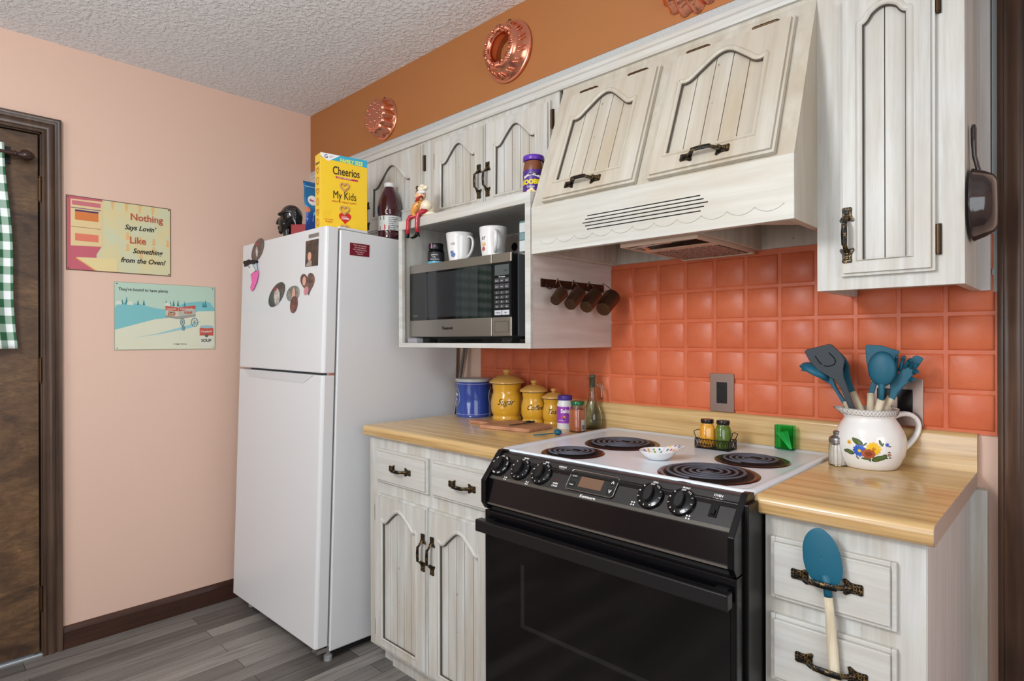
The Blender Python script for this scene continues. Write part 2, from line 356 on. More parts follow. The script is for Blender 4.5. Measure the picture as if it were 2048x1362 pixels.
# curtain on the door with its rod
ct = thing('curtain_rod', 'dark turned wooden curtain rod with an acorn finial on the brown door', 'curtain rod', (XL+.045, .34, 1.952))
b = MB(); b.tube([(XL+.045, -.4, 1.952), (XL+.045, .318, 1.952)], .0095, 12); b.obj('rod', W_Y, ct, smooth=True)
b = MB(); b.lathe([(0, 0), (.009, .001), (.012, .006), (.007, .011), (.007, .015), (.016, .022), (.0205, .033), (.019, .045), (.012, .056), (.004, .062), (0, .063)], (0, 0, 0), 24, M=Matrix.Translation((XL+.045, .316, 1.952)) @ Matrix.Rotation(-PI/2, 4, 'X')); b.obj('finial', mat('finial_wood', (52, 34, 28), .3), ct, smooth='all')
b = MB(); b.box(XL-.004, XL+.045, .292, .304, 1.944, 1.96).box(XL-.004, XL+.002, .285, .311, 1.92, 1.985); b.obj('bracket', BLACKS, ct, bevel=.001)
GING = mat('green_gingham', (232, 236, 232), .85)
_tc = N(GING, 'ShaderNodeTexCoord'); _sp = N(GING, 'ShaderNodeSeparateXYZ'); L(GING, _tc, 'UV', _sp, 0)
def _stripe(ax):
    m1 = N(GING, 'ShaderNodeMath', operation='MULTIPLY'); m1.inputs[1].default_value = 1; L(GING, _sp, ax, m1, 0)
    m2 = N(GING, 'ShaderNodeMath', operation='FRACT'); L(GING, m1, 0, m2, 0); m3 = N(GING, 'ShaderNodeMath', operation='GREATER_THAN'); m3.inputs[1].default_value = .5; L(GING, m2, 0, m3, 0); return m3
_s1, _s2 = _stripe(0), _stripe(1); _ad = N(GING, 'ShaderNodeMath', operation='ADD'); L(GING, _s1, 0, _ad, 0); L(GING, _s2, 0, _ad, 1)
_hf = N(GING, 'ShaderNodeMath', operation='MULTIPLY'); _hf.inputs[1].default_value = .5; L(GING, _ad, 0, _hf, 0)
_gr = ramp(GING, _hf, 0, [(0, (232, 238, 238)), (.5, (146, 172, 156)), (1, (44, 96, 66))]); setc(GING, _gr.outputs[0])
def curtain(yA, yB, z0, z1, X, amp, label, axis='y', flare=.02):
    bm = bmesh.new(); uv = bm.loops.layers.uv.new('uv'); nu, nv = 90, 40; vs = []
    for i in range(nu+1):
        row = []
        for j in range(nv+1):
            u, v = i/nu, j/nv; y = yA+(yB-yA)*u; z = z0+(z1-z0)*v; amp2 = amp*(.5+.7*(1-v))*(1 if v < .94 else .5)
            y += flare*(1-v)*(u) + .004*math.sin(v*9+u*3); d = amp2*math.sin(u*PI*2*(yB-yA)/.07+v*1.2)
            p = (X+d, y, z) if axis == 'y' else (y, X+d, z); row.append(bm.verts.new(p))
        vs.append(row)
    for i in range(nu):
        for j in range(nv):
            f = bm.faces.new((vs[i][j], vs[i+1][j], vs[i+1][j+1], vs[i][j+1]))
            for lp, (a, c) in zip(f.loops, ((i, j), (i+1, j), (i+1, j+1), (i, j+1))): lp[uv].uv = ((yB-yA)*1.6*a/nu/.062+.42, (z1-z0)*c/nv/.062)
    m = MB(); m.bm.free(); m.bm = bm; o = m.obj('gingham_curtain', GING, smooth='all', solid=.0015); return tag(origin(o, ((X, yB, z1) if axis == 'y' else (yA, X, z1))), label, 'curtain')
curtain(-.34, .29, 1.212, 1.985, XL+.05, .008, 'green and white gingham curtain hanging on the brown door', flare=.035)
curtain(-1.9, -1.45, .95, 2.1, YR+.06, .02, 'green gingham curtain at the left side of the rear window', 'x', 0)
curtain(-.35, .1, .95, 2.1, YR+.06, .02, 'green gingham curtain at the right side of the rear window', 'x', 0)
lamp = thing('added_ceiling_light', 'added pendant ceiling light with a bronze canopy, unseen behind the viewer', 'ceiling light', (-1.0, -.45, ZC))  # unseen fixture, added to go with the fill lamp
MB().lathe([(.07, ZC-.001), (.07, ZC-.02), (.012, ZC-.03), (.008, 2.24), (0, 2.24)], (-1.0, -.45, 0), 40).obj('canopy', BRONZE, lamp, smooth=40)
# ------------------------------------------------------------ cabinet doors, drawers, pulls
def pull(parent, M, length=.128):
    """hammered iron pull: two fish-tail plates and an arched grip; local x along, -y out"""
    b = MB(); h = length/2
    for s in (-1, 1):
        o = [(h, .0085), (h-.003, .0105), (h-.012, .0095), (h-.02, .010), (h-.029, .0155), (h-.034, .0135), (h-.032, .006), (h-.032, -.006), (h-.034, -.0135), (h-.029, -.0155), (h-.02, -.010), (h-.012, -.0095), (h-.003, -.0105), (h, -.0085)]
        b.prism([(s*x, 0, z) for x, z in o], (0, -.0035, 0))
        b.box(s*(h-.012)-.004, s*(h-.012)+.004, -.0065, -.003, -.0045, .0045); b.box(s*(h-.022)-.004, s*(h-.022)+.004, -.008, -.003, -.0045, .0045)
    xs = [-h+.022, -h+.03, -h+.038, -h*.38, 0, h*.38, h-.038, h-.03, h-.022]
    ys = [-.004, -.012, -.019, -.0235, -.025, -.0235, -.019, -.012, -.004]
    rr = [.0065, .0055, .005, .0062, .0068, .0062, .005, .0055, .0065]
    b.tube([(x, y, 0) for x, y in zip(xs, ys)], rr, 10, flat=.55, up=(0, 1, 0))
    return b.obj('handle', HND, parent, world=False, M=M, bevel=.0008, seg=1, smooth=50)
def hinge(parent, M, ln=.058):
    b = MB(); b.lathe([(.0046, -ln/2), (.0046, ln/2)], (0, -.0048, 0), 12); b.lathe([(.0036, -ln/2-.003), (.0036, -ln/2)], (0, -.0048, 0), 10).lathe([(.0036, ln/2), (.0036, ln/2+.003)], (0, -.0048, 0), 10)
    for z in (-ln/6, ln/6): b.lathe([(.0052, z-.0008), (.0052, z+.0008)], (0, -.0048, 0), 12)
    b.box(-.001, .006, -.0022, 0, -ln/2-.004, ln/2+.004, mi=1); return b.obj('hinge', [BRONZE, BLACKM], parent, world=False, M=M, smooth=40)
TX = Matrix.Translation
def RX(a): return Matrix.Rotation(a, 4, 'X')
def RY(a): return Matrix.Rotation(a, 4, 'Y')
def RZ(a): return Matrix.Rotation(a, 4, 'Z')
def arch_door(parent, M, w, h, il, ir, ib, sh, ap, planks, paint, t=.019, hpos=None, hrot=0, hinges=(), flat=.1, pw=1):
    """cathedral-arched plank door; il..ir opening x range, ib bottom, sh shoulder z, ap apex z"""
    n = 28; xc = (il+ir)/2; hw = (ir-il)/2
    def az(x):
        s = abs(x-xc)/hw
        return sh+(ap-sh)*(.5+.5*math.cos(PI*min(1, s/(1-flat))))**pw-(.006*math.sin(PI*min(1, max(0, (s-.62)/.38))) if s > .62 else 0)
    xs = [il+(ir-il)*i/n for i in range(n+1)]
    e = .007
    b = MB()
    b.xz([(e, e), (il, e), (il, h-e), (e, h-e)], -t, -.003).xz([(ir, e), (w-e, e), (w-e, h-e), (ir, h-e)], -t, -.003)
    b.xz([(il, e), (ir, e), (ir, ib), (il, ib)], -t, -.003)
    b.xz([(il, h-e), (il, az(il))]+[(x, az(x)) for x in xs[1:-1]]+[(ir, az(ir)), (ir, h-e)], -t, -.003)
    # stepped outer edge
    for r in ((0, e, 0, h), (w-e, w, 0, h), (e, w-e, 0, e), (e, w-e, h-e, h)): b.box(r[0], r[1], -t+.007, 0, r[2], r[3])
    b.box(e, w-e, -.003, -.001, e, h-e)
    # bead round the opening
    k = .0072; loop = [(il, -t+.001, ib), (il, -t+.001, sh-.004)]+[(x, -t+.001, az(x)) for x in xs]+[(ir, -t+.001, sh-.004), (ir, -t+.001, ib)]
    b.tube(loop, k, 10, closed=True, up=(0, 1, 0), flat=.7); b.tube([(x, y+.0042, z) for x, y, z in loop], k+.0022, 8, closed=True, up=(0, 1, 0), flat=.5, mi=1)
    d = b.obj('door', [paint, GROOVE], parent, world=False, M=M, smooth=35)
    b = MB(); b.box(il-.002, ir+.002, -.0045, -.003, ib-.002, ap, mi=1); pw = (ir-il)/planks
    for i in range(planks):
        x0, x1 = il+i*pw+.0011, il+(i+1)*pw-.0011; pts = [(x0, ib), (x1, ib)]+[(x1+(x0-x1)*q/5, az(x1+(x0-x1)*q/5)+.001) for q in range(6)]
        b.xz(pts, -.0085, -.0045)
    b.obj('panel', [paint, GROOVE], d, world=False)
    if hpos: pull(d, TX((hpos[0], -t, hpos[1])) @ RY(hrot))
    for hx, hz, rot in hinges: hinge(d, TX((hx, -.002, hz)) @ RY(rot))
    return d
def drawer(parent, x0, x1, z0, z1, y, hx, paint=P_H, t=.018, hz=None):
    w, h = x1-x0, z1-z0; e = .009; b = MB()
    b.box(e, w-e, -t, 0, e, h-e)
    for r in ((0, e, 0, h), (w-e, w, 0, h), (e, w-e, 0, e), (e, w-e, h-e, h)): b.box(r[0], r[1], -t+.007, 0, r[2], r[3])
    d = b.obj('drawer', paint, parent, world=False, bevel=.0015, M=TX((x0, y, z0)) if not parent else wm(parent).inverted() @ TX((x0, y, z0)))
    pull(d, TX((hx-x0, -t, (hz or (z0+z1)/2)-z0)))
    return d
def at(parent, x, y, z): return wm(parent).inverted() @ TX((x, y, z))

# ---- upper cabinet above the fridge
c = thing('wall_cabinet', 'whitewashed wall cabinet above the fridge, behind the cereal box', 'cabinet', (-2.48, FACE, 1.70))
b = MB(); b.box(XL, -1.951, FACE, YW, 1.712, 2.112); b.obj('body', P_V, c)
arch_door(c, at(c, -2.86, FACE, 1.735), .425, .325, .07, .355, .062, .222, .285, 5, P_V, hinges=[(-.004, .27, PI)], hpos=(.395, .08), hrot=PI/2)
arch_door(c, at(c, -2.427, FACE, 1.735), .435, .325, .07, .365, .062, .207, .285, 5, P_V, hinges=[(.439, .245, 0), (.439, .05, 0)], hpos=(.035, .08), hrot=PI/2)
# ---- upper cabinet above the microwave shelf
c = thing('wall_cabinet', 'whitewashed two-door wall cabinet above the microwave shelf', 'cabinet', (-1.6, FACE, 1.71))
b = MB(); b.box(-1.95, -1.262, FACE, YW, 1.713, 2.112); b.obj('body', P_V, c)
arch_door(c, at(c, -1.911, FACE, 1.722), .300, .325, .044, .255, .045, .235, .293, 5, P_V, hpos=(.274, .113), hrot=PI/2, hinges=[(-.004, .25, PI)])
arch_door(c, at(c, -1.608, FACE, 1.722), .314, .325, .052, .256, .045, .235, .293, 5, P_V, hpos=(.018, .113), hrot=PI/2, hinges=[(.318, .262, 0)])
# crown strip over all uppers
b = MB(); b.prism([(XL, FACE, 2.07), (XL, FACE-.010, 2.07), (XL, FACE-.012, 2.078), (XL, FACE-.004, 2.082), (XL, FACE-.004, 2.096), (XL, FACE-.009, 2.1), (XL, FACE-.009, 2.111), (XL, FACE, 2.111)], (-.462-XL, 0, 0))
o = b.obj('cabinet_moulding', P_H, smooth=40); tag(origin(o, (-1.7, FACE, 2.09)), 'long thin whitewashed moulding along the top of the wall cabinets', 'moulding')

# ---- slanted cabinet over the range
hc = thing('hood_cabinet', 'whitewashed slanted cabinet with two lift-up doors and vent slots over the range', 'cabinet', (-.86, FACE, 1.51))
x0, x1 = -1.247, -.463; th = .02
b = MB()
b.yz([(1.39, 1.515), (1.39, 1.652), (1.3868, 1.655), (FACE, 2.06), (FACE, 2.112), (FACE+.02, 2.112), (FACE+.02, 2.06), (1.405, 1.652), (1.405, 1.508)], x0, x1)
for xa in (x0, x1-.018):
    b.yz([(1.405, 1.508), (1.405, 1.652), (FACE+.02, 2.06), (FACE+.02, 2.112), (1.83, 2.112), (1.83, 1.508 if xa == x0 else 1.508)], xa, xa+.018)
b.obj('body', P_HV, hc)
MB().box(x0-.0004, x1+.0006, 1.385, 1.406, 1.508, 1.6545).obj('valance', P_HW, hc, bevel=.001)
b = MB(); b.box(x0+.018, x1-.018, 1.405, 1.83, 1.66, 1.67).box(x0+.018, x1-.018, 1.815, 1.83, 1.51, 1.66).box(x0+.018, x0+.03, 1.46, 1.815, 1.515, 1.66)
b.box(-.714, -.70, 1.43, 1.815, 1.51, 1.66).box(-.70, x1-.018, 1.60, 1.612, 1.56, 1.66); b.yz([(1.405, 1.51), (1.41, 1.51), (1.47, 1.66), (1.46, 1.66)], x0+.018, x1-.018)
b.xy([(x1-.02, 1.406), (x1-.12, 1.406), (x1-.02, 1.5)], 1.512, 1.53); b.obj('cavity_lining', P_IN, hc)
SA = math.atan2(.16, .405)   # slant of the face
def slant(x, s, out=0):
    d = Vector((0, .16, .405)).normalized(); n = Vector((0, -.405, .16)).normalized()
    p = Vector((x, 1.385, 1.655))+d*s+n*out; return p
def slantM(x, s): return wm(hc).inverted() @ TX(slant(x, s)) @ RX(-SA)
d1 = arch_door(hc, slantM(-1.197, .004), .329, .388, .040, .272, .056, .291, .357, 5, P_HV, hpos=(.152, .034), hinges=[(.068, .397, -PI/2), (.247, .397, -PI/2)])
d2 = arch_door(hc, slantM(-.829, .004), .326, .392, .042, .274, .056, .294, .356, 5, P_HV, hpos=(.157, .034), hinges=[(.068, .401, -PI/2), (.25, .401, -PI/2)])
b = MB()
for z, a, c_ in ((1.5965, -1.030, -.684), (1.587, -1.038, -.675), (1.5775, -1.047, -.664), (1.568, -1.038, -.674), (1.558, -1.031, -.683)): b.box(a, c_, 1.3846, 1.3856, z-.0014, z+.0014)
b.obj('vent_slot', mat('slot_black', (8, 8, 8), .9), hc)
b = MB(); cx = -1.21
while cx < -.49:
    b.tube([(cx+.066*i/8, 1.3848, 1.546-.013*math.sin(PI*i/8)**.8) for i in range(9)], .0013, 6); cx += .066
b.obj('scallop_trim', P_HW, hc, smooth='all')
rh = thing('range_hood', 'bare metal vent hood insert with mesh filter under the slanted cabinet', 'range hood', (-.83, 1.6, 1.505))
b = MB(); b.box(-.95, -.716, 1.432, 1.44, 1.50, 1.60).box(-.95, -.716, 1.79, 1.812, 1.497, 1.62).box(-.95, -.942, 1.44, 1.79, 1.5, 1.62).box(-.724, -.716, 1.44, 1.79, 1.5, 1.62)
b.box(-.942, -.724, 1.44, 1.79, 1.60, 1.61); b.box(-.942, -.724, 1.535, 1.575, 1.50, 1.503)
b.box(-.9, -.86, 1.44, 1.46, 1.5, 1.503).box(-.85, -.8, 1.44, 1.455, 1.5, 1.503)
b.obj('housing', mat('hood_metal', (206, 180, 160), .45, .1), rh, bevel=.0015)
FILT = mat('mesh_filter', (170, 166, 160), .35, .35); _n = N(FILT, 'ShaderNodeTexVoronoi'); _n.inputs['Scale'].default_value = 190; L(FILT, coords(FILT), 'Vector', _n, 'Vector'); bump(FILT, _n.outputs[0], 1, .004); setc(FILT, ramp(FILT, _n, 'Distance', [(.2, (210, 206, 200)), (.6, (90, 86, 80))]).outputs[0])
MB().box(-.935, -.73, 1.575, 1.785, 1.499, 1.506).obj('filter', FILT, rh)
b = MB(); b.tube([(-.90, 1.465, 1.505), (-.90, 1.50, 1.50)], .006, 8).tube([(-.925, 1.452, 1.5), (-.74, 1.462, 1.506)], .003, 6); b.obj('latch', CHROME, rh)

# ---- tall right cabinet
c = thing('wall_cabinet', 'tall narrow whitewashed wall cabinet at the right end with a skillet hung on its side', 'cabinet', (-.32, FACE, 1.355))
b = MB(); b.box(-.463, -.178, FACE, YW-.002, 1.372, 2.112).box(-.463, -.178, FACE, FACE+.02, 1.355, 1.372)
b.box(-.196, -.178, FACE+.02, YW-.002, 1.355, 1.372).box(-.463, -.445, FACE+.02, YW-.002, 1.355, 1.372); b.obj('body', P_V, c)
arch_door(c, at(c, -.409, FACE, 1.385), .182, .64, .040, .138, .034, .575, .605, 2, P_V, hpos=(.0155, .094), hrot=PI/2, hinges=[(.186, .067, 0), (.186, .58, 0)], flat=0, pw=.55)
b = MB(); b.box(-.1785, -.1775, 1.80, 1.805, 1.36, 2.1); b.box(-.178, -.160, 1.806, 1.832, 1.355, 2.11); b.obj('scribe_strip', P_HY, c, bevel=.001)
b = MB(); b.box(-.158, -.1485, 1.826, 1.834, 1.352, 2.112); o = b.obj('trim_5', mat('pale_blue_paint', (186, 198, 200), .5)); struct(o)

# ---- open microwave shelf
c = thing('microwave_shelf', 'open whitewashed box shelf that holds the microwave', 'shelf', (-1.6, 1.383, 1.212))
b = MB(); b.box(-1.951, -1.250, 1.383, 1.397, 1.212, 1.229).box(-1.951, -1.250, 1.383, 1.397, 1.672, 1.7075).box(-1.951, -1.929, 1.383, 1.397, 1.229, 1.672).box(-1.273, -1.250, 1.383, 1.397, 1.229, 1.672)
b.obj('front_frame', P_H, c, bevel=.001)
b = MB(); b.box(-1.951, -1.937, 1.397, 1.83, 1.212, 1.7075).box(-1.937, -1.265, 1.397, 1.83, 1.212, 1.228).box(-1.937, -1.265, 1.397, 1.83, 1.69, 1.7075).box(-1.937, -1.265, 1.822, 1.83, 1.228, 1.69); b.obj('carcass', P_V, c)
MB().box(-1.265, -1.250, 1.397, 1.829, 1.212, 1.7075).obj('side_panel', P_BOX, c)

# ---- base cabinet left of the range
c = thing('base_cabinet', 'whitewashed base cabinet with two drawers and two arched doors beside the fridge', 'cabinet', (-1.6, 1.265, 0))
b = MB(); b.box(-1.972, -1.222, 1.265, YW-.002, .085, .878); b.box(-1.9, -1.222, 1.315, YW-.002, 0, .085).box(-1.972, -1.9, 1.33, YW-.002, 0, .085); b.obj('body', P_V, c)
drawer(c, -1.915, -1.606, .714, .836, 1.265, -1.755); drawer(c, -1.584, -1.275, .714, .836, 1.265, -1.421)
arch_door(c, at(c, -1.919, 1.265, .102), .314, .568, .048, .258, .036, .475, .524, 5, P_V, hpos=(.298, .415), hrot=PI/2, hinges=[(-.006, .49, PI), (-.006, .06, PI)])
arch_door(c, at(c, -1.600, 1.265, .102), .314, .568, .060, .260, .028, .472, .522, 5, P_V, hpos=(.029, .415), hrot=PI/2, hinges=[(.32, .49, 0), (.32, .06, 0)])
# ---- base cabinet right of the range
c = thing('base_cabinet', 'whitewashed base cabinet with a stack of drawers right of the range', 'cabinet', (-.34, 1.265, 0))
b = MB(); b.box(-.481, -.201, 1.265, 1.80, .09, .878).box(-.481, -.201, 1.33, 1.8, 0, .09); b.obj('body', P_V, c)
MB().box(-.2009, -.1995, 1.267, 1.80, .09, .878).obj('end_panel', P_HY, c)
MB().box(-.205, -.166, 1.802, 1.833, 0, .877).obj('end_stile', P_V, c, bevel=.001)
for z0, z1, hx in ((.709, .834, -.3595), (.54, .676, -.352), (.345, .512, -.355), (.13, .318, -.355)): drawer(c, -.467, -.244, z0, z1, 1.265, hx)

# ---- countertops
def counter(name, label, xa, xb, rl=False):
    t = thing(name, label, 'countertop', ((xa+xb)/2, 1.5, .878)); b = MB()
    y = 1.24; pts = [(YW, .878), (y+.008, .878), (y+.002, .882), (y, .889), (y, .903), (y+.002, .909), (y+.006, .9135), (y+.012, .9155), (YW-.02, .9155), (YW-.02, .915), (YW, .915)]
    b.yz(pts, xa, xb); b.obj('slab', LAM, t, bevel=.004 if rl else 0, smooth=30)
    return t
counter('countertop', 'maple laminate countertop left of the range, holding the canisters', -1.985, -1.241, True)
t = counter('countertop', 'maple laminate countertop right of the range, holding the flowered pitcher', -.494, -.187)
MB().yz([(YW-.02, .8785), (1.2485, .8785), (1.2405, .889), (1.2405, .903), (1.2465, .9135), (1.252, .9153), (YW-.02, .9153)], -.187, -.1862).obj('edge_band', mat('edge_laminate', (176, 158, 146), .4), t)

b = MB(); b.yz([(YW, .9155), (1.812, .9155), (1.812, .998), (1.814, 1.004), (1.819, 1.008), (YW, 1.01)], -1.955, -.186)
tag(origin(b.obj('counter_backsplash', LAM, smooth=40), (-1.07, YW, .9155)), 'long low maple laminate upstand behind the counters and range', 'backsplash')

# ------------------------------------------------------------ range
st = thing('electric_range', 'black electric range with white cooktop and four coil burners', 'stove', (-.855, 1.5, 0))
XA, XB = -1.218, -.494
MB().box(XA, XB+.008, 1.19, 1.785, .03, .905).obj('body', BLACKS, st, bevel=.002)
# cooktop with raised rim and four wells
b = MB(); CX0, CX1, CY0, CY1 = -1.238, -.497, 1.236, 1.808; zt, zr = .9175, .9225
BUR = [(-1.048, 1.338, .0895, 4), (-1.027, 1.556, .1135, 5), (-.650, 1.352, .1175, 5), (-.634, 1.575, .0935, 4)]
b.box(CX0, CX1, CY0, CY1, .905, zt); 
rim = [(CX0, CY0), (CX1, CY0), (CX1, CY1), (CX0, CY1)]
def rring(o, z, rad=.02):
    pts = []
    for (cx, cy), a0 in (((CX0+o+rad, CY0+o+rad), PI), ((CX1-o-rad, CY0+o+rad), 1.5*PI), ((CX1-o-rad, CY1-o-rad), 0), ((CX0+o+rad, CY1-o-rad), .5*PI)):
        for k in range(7): a = a0+k*PI/12; pts.append((cx+rad*math.cos(a), cy+rad*math.sin(a), z))
    return pts
rr = [rring(-.001, .908), rring(-.001, .9195), rring(.002, .9225), rring(.012, .9225), rring(.022, .9182), rring(.03, .9177)]
vs = [[b.bm.verts.new(p) for p in q] for q in rr]
for A, B in zip(vs, vs[1:]):
    for k in range(len(A)): b.bm.faces.new((A[k], A[(k+1) % len(A)], B[(k+1) % len(A)], B[k]))
b.obj('cooktop', WHITE_EN, st, smooth=50)
for cx, cy, r, n in BUR:
    b = MB(); b.lathe([(r+.001, .9178), (r-.001, .9200), (r-.009, .9197), (r-.013, .9184), (r-.014, .9181)], (cx, cy, 0), 48)
    b.lathe([(r-.0135, .9182), (r-.03, .9179), (.0, .9179)], (cx, cy, 0), 48, mi=1); dp = b.obj('drip_pan', [PAN_BR, mat('pan_black', (10, 10, 10), .6)], st, smooth=50)
    pts = []; turns = n-.6; R1 = r-.0215; R2 = .019; st_ = 150
    for i in range(st_+1): a = 2*PI*turns*i/st_; q = R2+(R1-R2)*i/st_; pts.append((cx+q*math.cos(a+2.2), cy+q*math.sin(a+2.2), .9245))
    b = MB(); b.tube(pts, .0040, 8, flat=.5, up=(0, 0, 1)); b.lathe([(0, .921), (.012, .921), (.013, .9235), (0, .924)], (cx, cy, 0), 20)
    b.obj('coil', COIL, st, smooth='all')
# front profile: slanted control glass, lower fascia, vent gap, door
PA = (1.2115, .9165); PB = (1.158, .853); PC = (1.148, .787)
b = MB(); b.yz([(1.235, .918), PA, PB, PC, (1.16, .775), (1.25, .775), (1.25, .905)], -1.2, -.508); b.obj('front_panel', BLACKS, st)
cpn = Vector((0, -(PA[1]-PB[1]), (PA[0]-PB[0]))).normalized(); cpu = Vector((0, PA[0]-PB[0], PA[1]-PB[1])).normalized()
def CP(x, s, o=0): return Vector((x, PB[0], PB[1]))+cpu*s+cpn*o
b = MB(); q = [CP(-1.2, .001), CP(-.508, .001), CP(-.508, .080), CP(-1.2, .080)]; b.prism(q, cpn*.0016); b.obj('control_panel', PANELG, st)
b = MB(); nf = Vector((0, -(PB[1]-PC[1]), PB[0]-PC[0])).normalized(); b.prism([Vector((-1.2, PC[0], PC[1]+.004)), Vector((-.508, PC[0], PC[1]+.004)), Vector((-.508, PB[0], PB[1]-.002)), Vector((-1.2, PB[0], PB[1]-.002))], nf*.001); b.obj('fascia', BLACK, st)
MB().box(-1.2, -.508, 1.147, 1.152, .783, .788).obj('chrome_strip', mat('dull_chrome', (130, 124, 118), .35, .8), st)
MB().prism([CP(-1.2, -.0005, .0016), CP(-.508, -.0005, .0016), CP(-.508, .008, .0017), CP(-1.2, .008, .0017)], cpn*.0004).obj('panel_trim', mat('grey_trim', (96, 92, 86), .3, .6), st)
for xa, xb in ((XA, -1.2), (-.508, XB)):
    b = MB(); b.yz([(1.24, .921), (1.222, .925), (1.207, .924), (1.198, .915), (1.139, .849), (1.139, .787), (1.152, .768), (1.2, .768), (1.24, .8)], xa, xb); b.obj('end_cap', BLACK, st, bevel=.0015)
MB().box(XA+.01, XB-.01, 1.165, 1.19, .762, .775).obj('vent_grille', BLACKM, st)
MB().box(XA+.004, XB, 1.15, 1.186, .18, .765).obj('oven_door', BLACK, st, bevel=.003)
dr = st.children[-1]
MB().box(XA+.02, XB-.012, 1.1485, 1.15, .2, .735).obj('door_glass', GLASSB, dr)
b = MB(); 
b.prism([(-1.075, 1.1484, .645), (-1.062, 1.1484, .645), (-1.062, 1.1484, .49), (-.66, 1.1484, .49), (-.66, 1.1484, .478), (-1.075, 1.1484, .478)], (0, -.0002, 0)); b.obj('window_border', mat('window_border', (26, 26, 26), .12), dr)
MB().box(XA+.004, XB-.002, 1.112, 1.137, .712, .745).obj('handle', BLACKS, dr, bevel=.003)
for x in (XA+.03, XB-.03): MB().box(x-.012, x+.012, 1.137, 1.151, .716, .741).obj('handle_bracket', BLACKS, dr)
MB().box(XA+.004, XB, 1.152, 1.188, .035, .172).obj('storage_drawer', BLACK, st, bevel=.003)
# knobs
def knob(x, kind):
    Mk = Matrix(((1, 0, 0, x), (0, cpu.y, cpn.y, CP(x, .042, .0016).y), (0, cpu.z, cpn.z, CP(x, .042, .0016).z), (0, 0, 0, 1)))
    b = MB(); b.lathe([(.0325, 0), (.0325, .003), (.030, .007), (.0235, .009), (.021, .0095), (.0, .0095)], seg=40, M=Mk)
    k = b.obj('knob', BLACK, st, smooth=40)
    b = MB(); b.lathe([(.0165, .009), (.0165, .017), (.015, .019), (0, .019)], seg=30, M=Mk @ Matrix.Diagonal((.62, 1.2, 1, 1))); b.obj('grip', BLACKS, k, smooth=40)
    for i, s in enumerate(kind):
        a = PI/2-.62-i*(PI*1.55/(len(kind)-1 or 1)) if len(kind) > 1 else PI/2
        p = Mk @ Vector((math.cos(a)*.0268, math.sin(a)*.0268, .0086)); text(s, Mk @ TX((math.cos(a)*.0262, math.sin(a)*.0262, .0084)) @ RZ(a-PI/2) @ TX((0, -.0025, 0)), .0072, WHITEI, k, 'dial_number', align='CENTER')
    text('OFF', Mk @ TX((0, .0236, .0086)), .006, WHITEI, k, 'dial_word', align='CENTER')
    return k
kd = ['LO', '1', '2', '3', '4', '5', '6', '7', '8', '9']
knob(-1.182, ['200', '250', '300', '350', '400', '450', '500', 'BR']); [knob(x, kd) for x in (-1.105, -1.03, -.705, -.629)]
def CPM(x, s, o=.0018): return frame(CP(x, s, o), (1, 0, 0), cpu)
for s, x, y_, sz in (('FRONT', -1.105, .0785, .0055), ('REAR', -1.03, .0785, .0055), ('REAR', -.705, .0785, .0055), ('FRONT', -.629, .0785, .0055), ('OVEN TEMP', -1.182, .0025, .0055), ('SURFACE', -.975, .07, .006), ('UNITS', -.975, .063, .006), ('OVEN', -.975, .022, .006), ('CYCLE', -.975, .015, .006), ('OVEN', -.555, .071, .0075), ('LIGHT', -.555, .062, .0075)):
    text(s, CPM(x, y_-.003 if y_ > .075 else y_), sz, WHITEI, st, 'printed_word', bold=.0001, align='CENTER')
text('Kenmore', CPM(-.865, .0028, .0021), .0105, WHITEI, st, 'brand_lettering', align='CENTER', sx=1.15, bold=.0001)
for x in (-.975,): 
    for s in (.052, .034): MB().lathe([(.002, 0), (.0015, .001), (0, .0012)], seg=12, M=CPM(x, s)).obj('indicator_light', mat('red_lens', (120, 16, 16), .2), st)
for x, s in ((-1.145, .004), (-1.065, .004), (-.742, .012), (-.605, .008)):
    b = MB()
    for k, (dx, ds) in enumerate(((-.003, .003), (.003, .003), (-.003, -.003), (.003, -.003))):
        b.lathe([(.0018, 0), (.0018, .0003), (0, .0003)], seg=12, M=CPM(x+dx, s+ds+.004))
    b.obj('burner_symbol', WHITEI, st)
# clock
b = MB(); b.prism([CP(-.933, .016, .0018), CP(-.802, .016, .0018), CP(-.797, .022, .0018), CP(-.797, .066, .0018), CP(-.802, .07, .0018), CP(-.933, .07, .0018), CP(-.938, .066, .0018), CP(-.938, .022, .0018)], cpn*.003)
ck = b.obj('clock', [mat('clock_bezel', (34, 33, 31), .1, 0, .8)], st, bevel=.0008)
b = MB()
b.tube([CP(x, s, .005) for x, s in ((-.933, .016), (-.802, .016), (-.797, .022), (-.797, .066), (-.802, .07), (-.933, .07), (-.938, .066), (-.938, .022))], .0009, 6, closed=True); b.obj('clock_rim', CHROME, ck)
MB().prism([CP(-.903, .027, .005), CP(-.835, .027, .005), CP(-.835, .055, .005), CP(-.903, .055, .005)], cpn*.0004).obj('display', mat('amber_display', (112, 84, 66), .25), ck)
for x, s, w_, h_, tx in ((-.932, .048, .018, .014, 'CLOCK'), (-.932, .024, .018, .014, 'TIMER'), (-.818, .047, .017, .017, '^'), (-.818, .022, .017, .017, 'v')):
    MB().prism([CP(x, s, .005), CP(x+w_, s, .005), CP(x+w_, s+h_, .005), CP(x, s+h_, .005)], cpn*.001).obj('button', BLACKS, ck, bevel=.0005)
    big = tx in '^v'; text(tx, CPM(x+w_/2, s+(.003 if not big else -.002 if tx == '^' else .004), .0062), .0045 if not big else .02, WHITEI, ck, 'button_mark', align='CENTER')
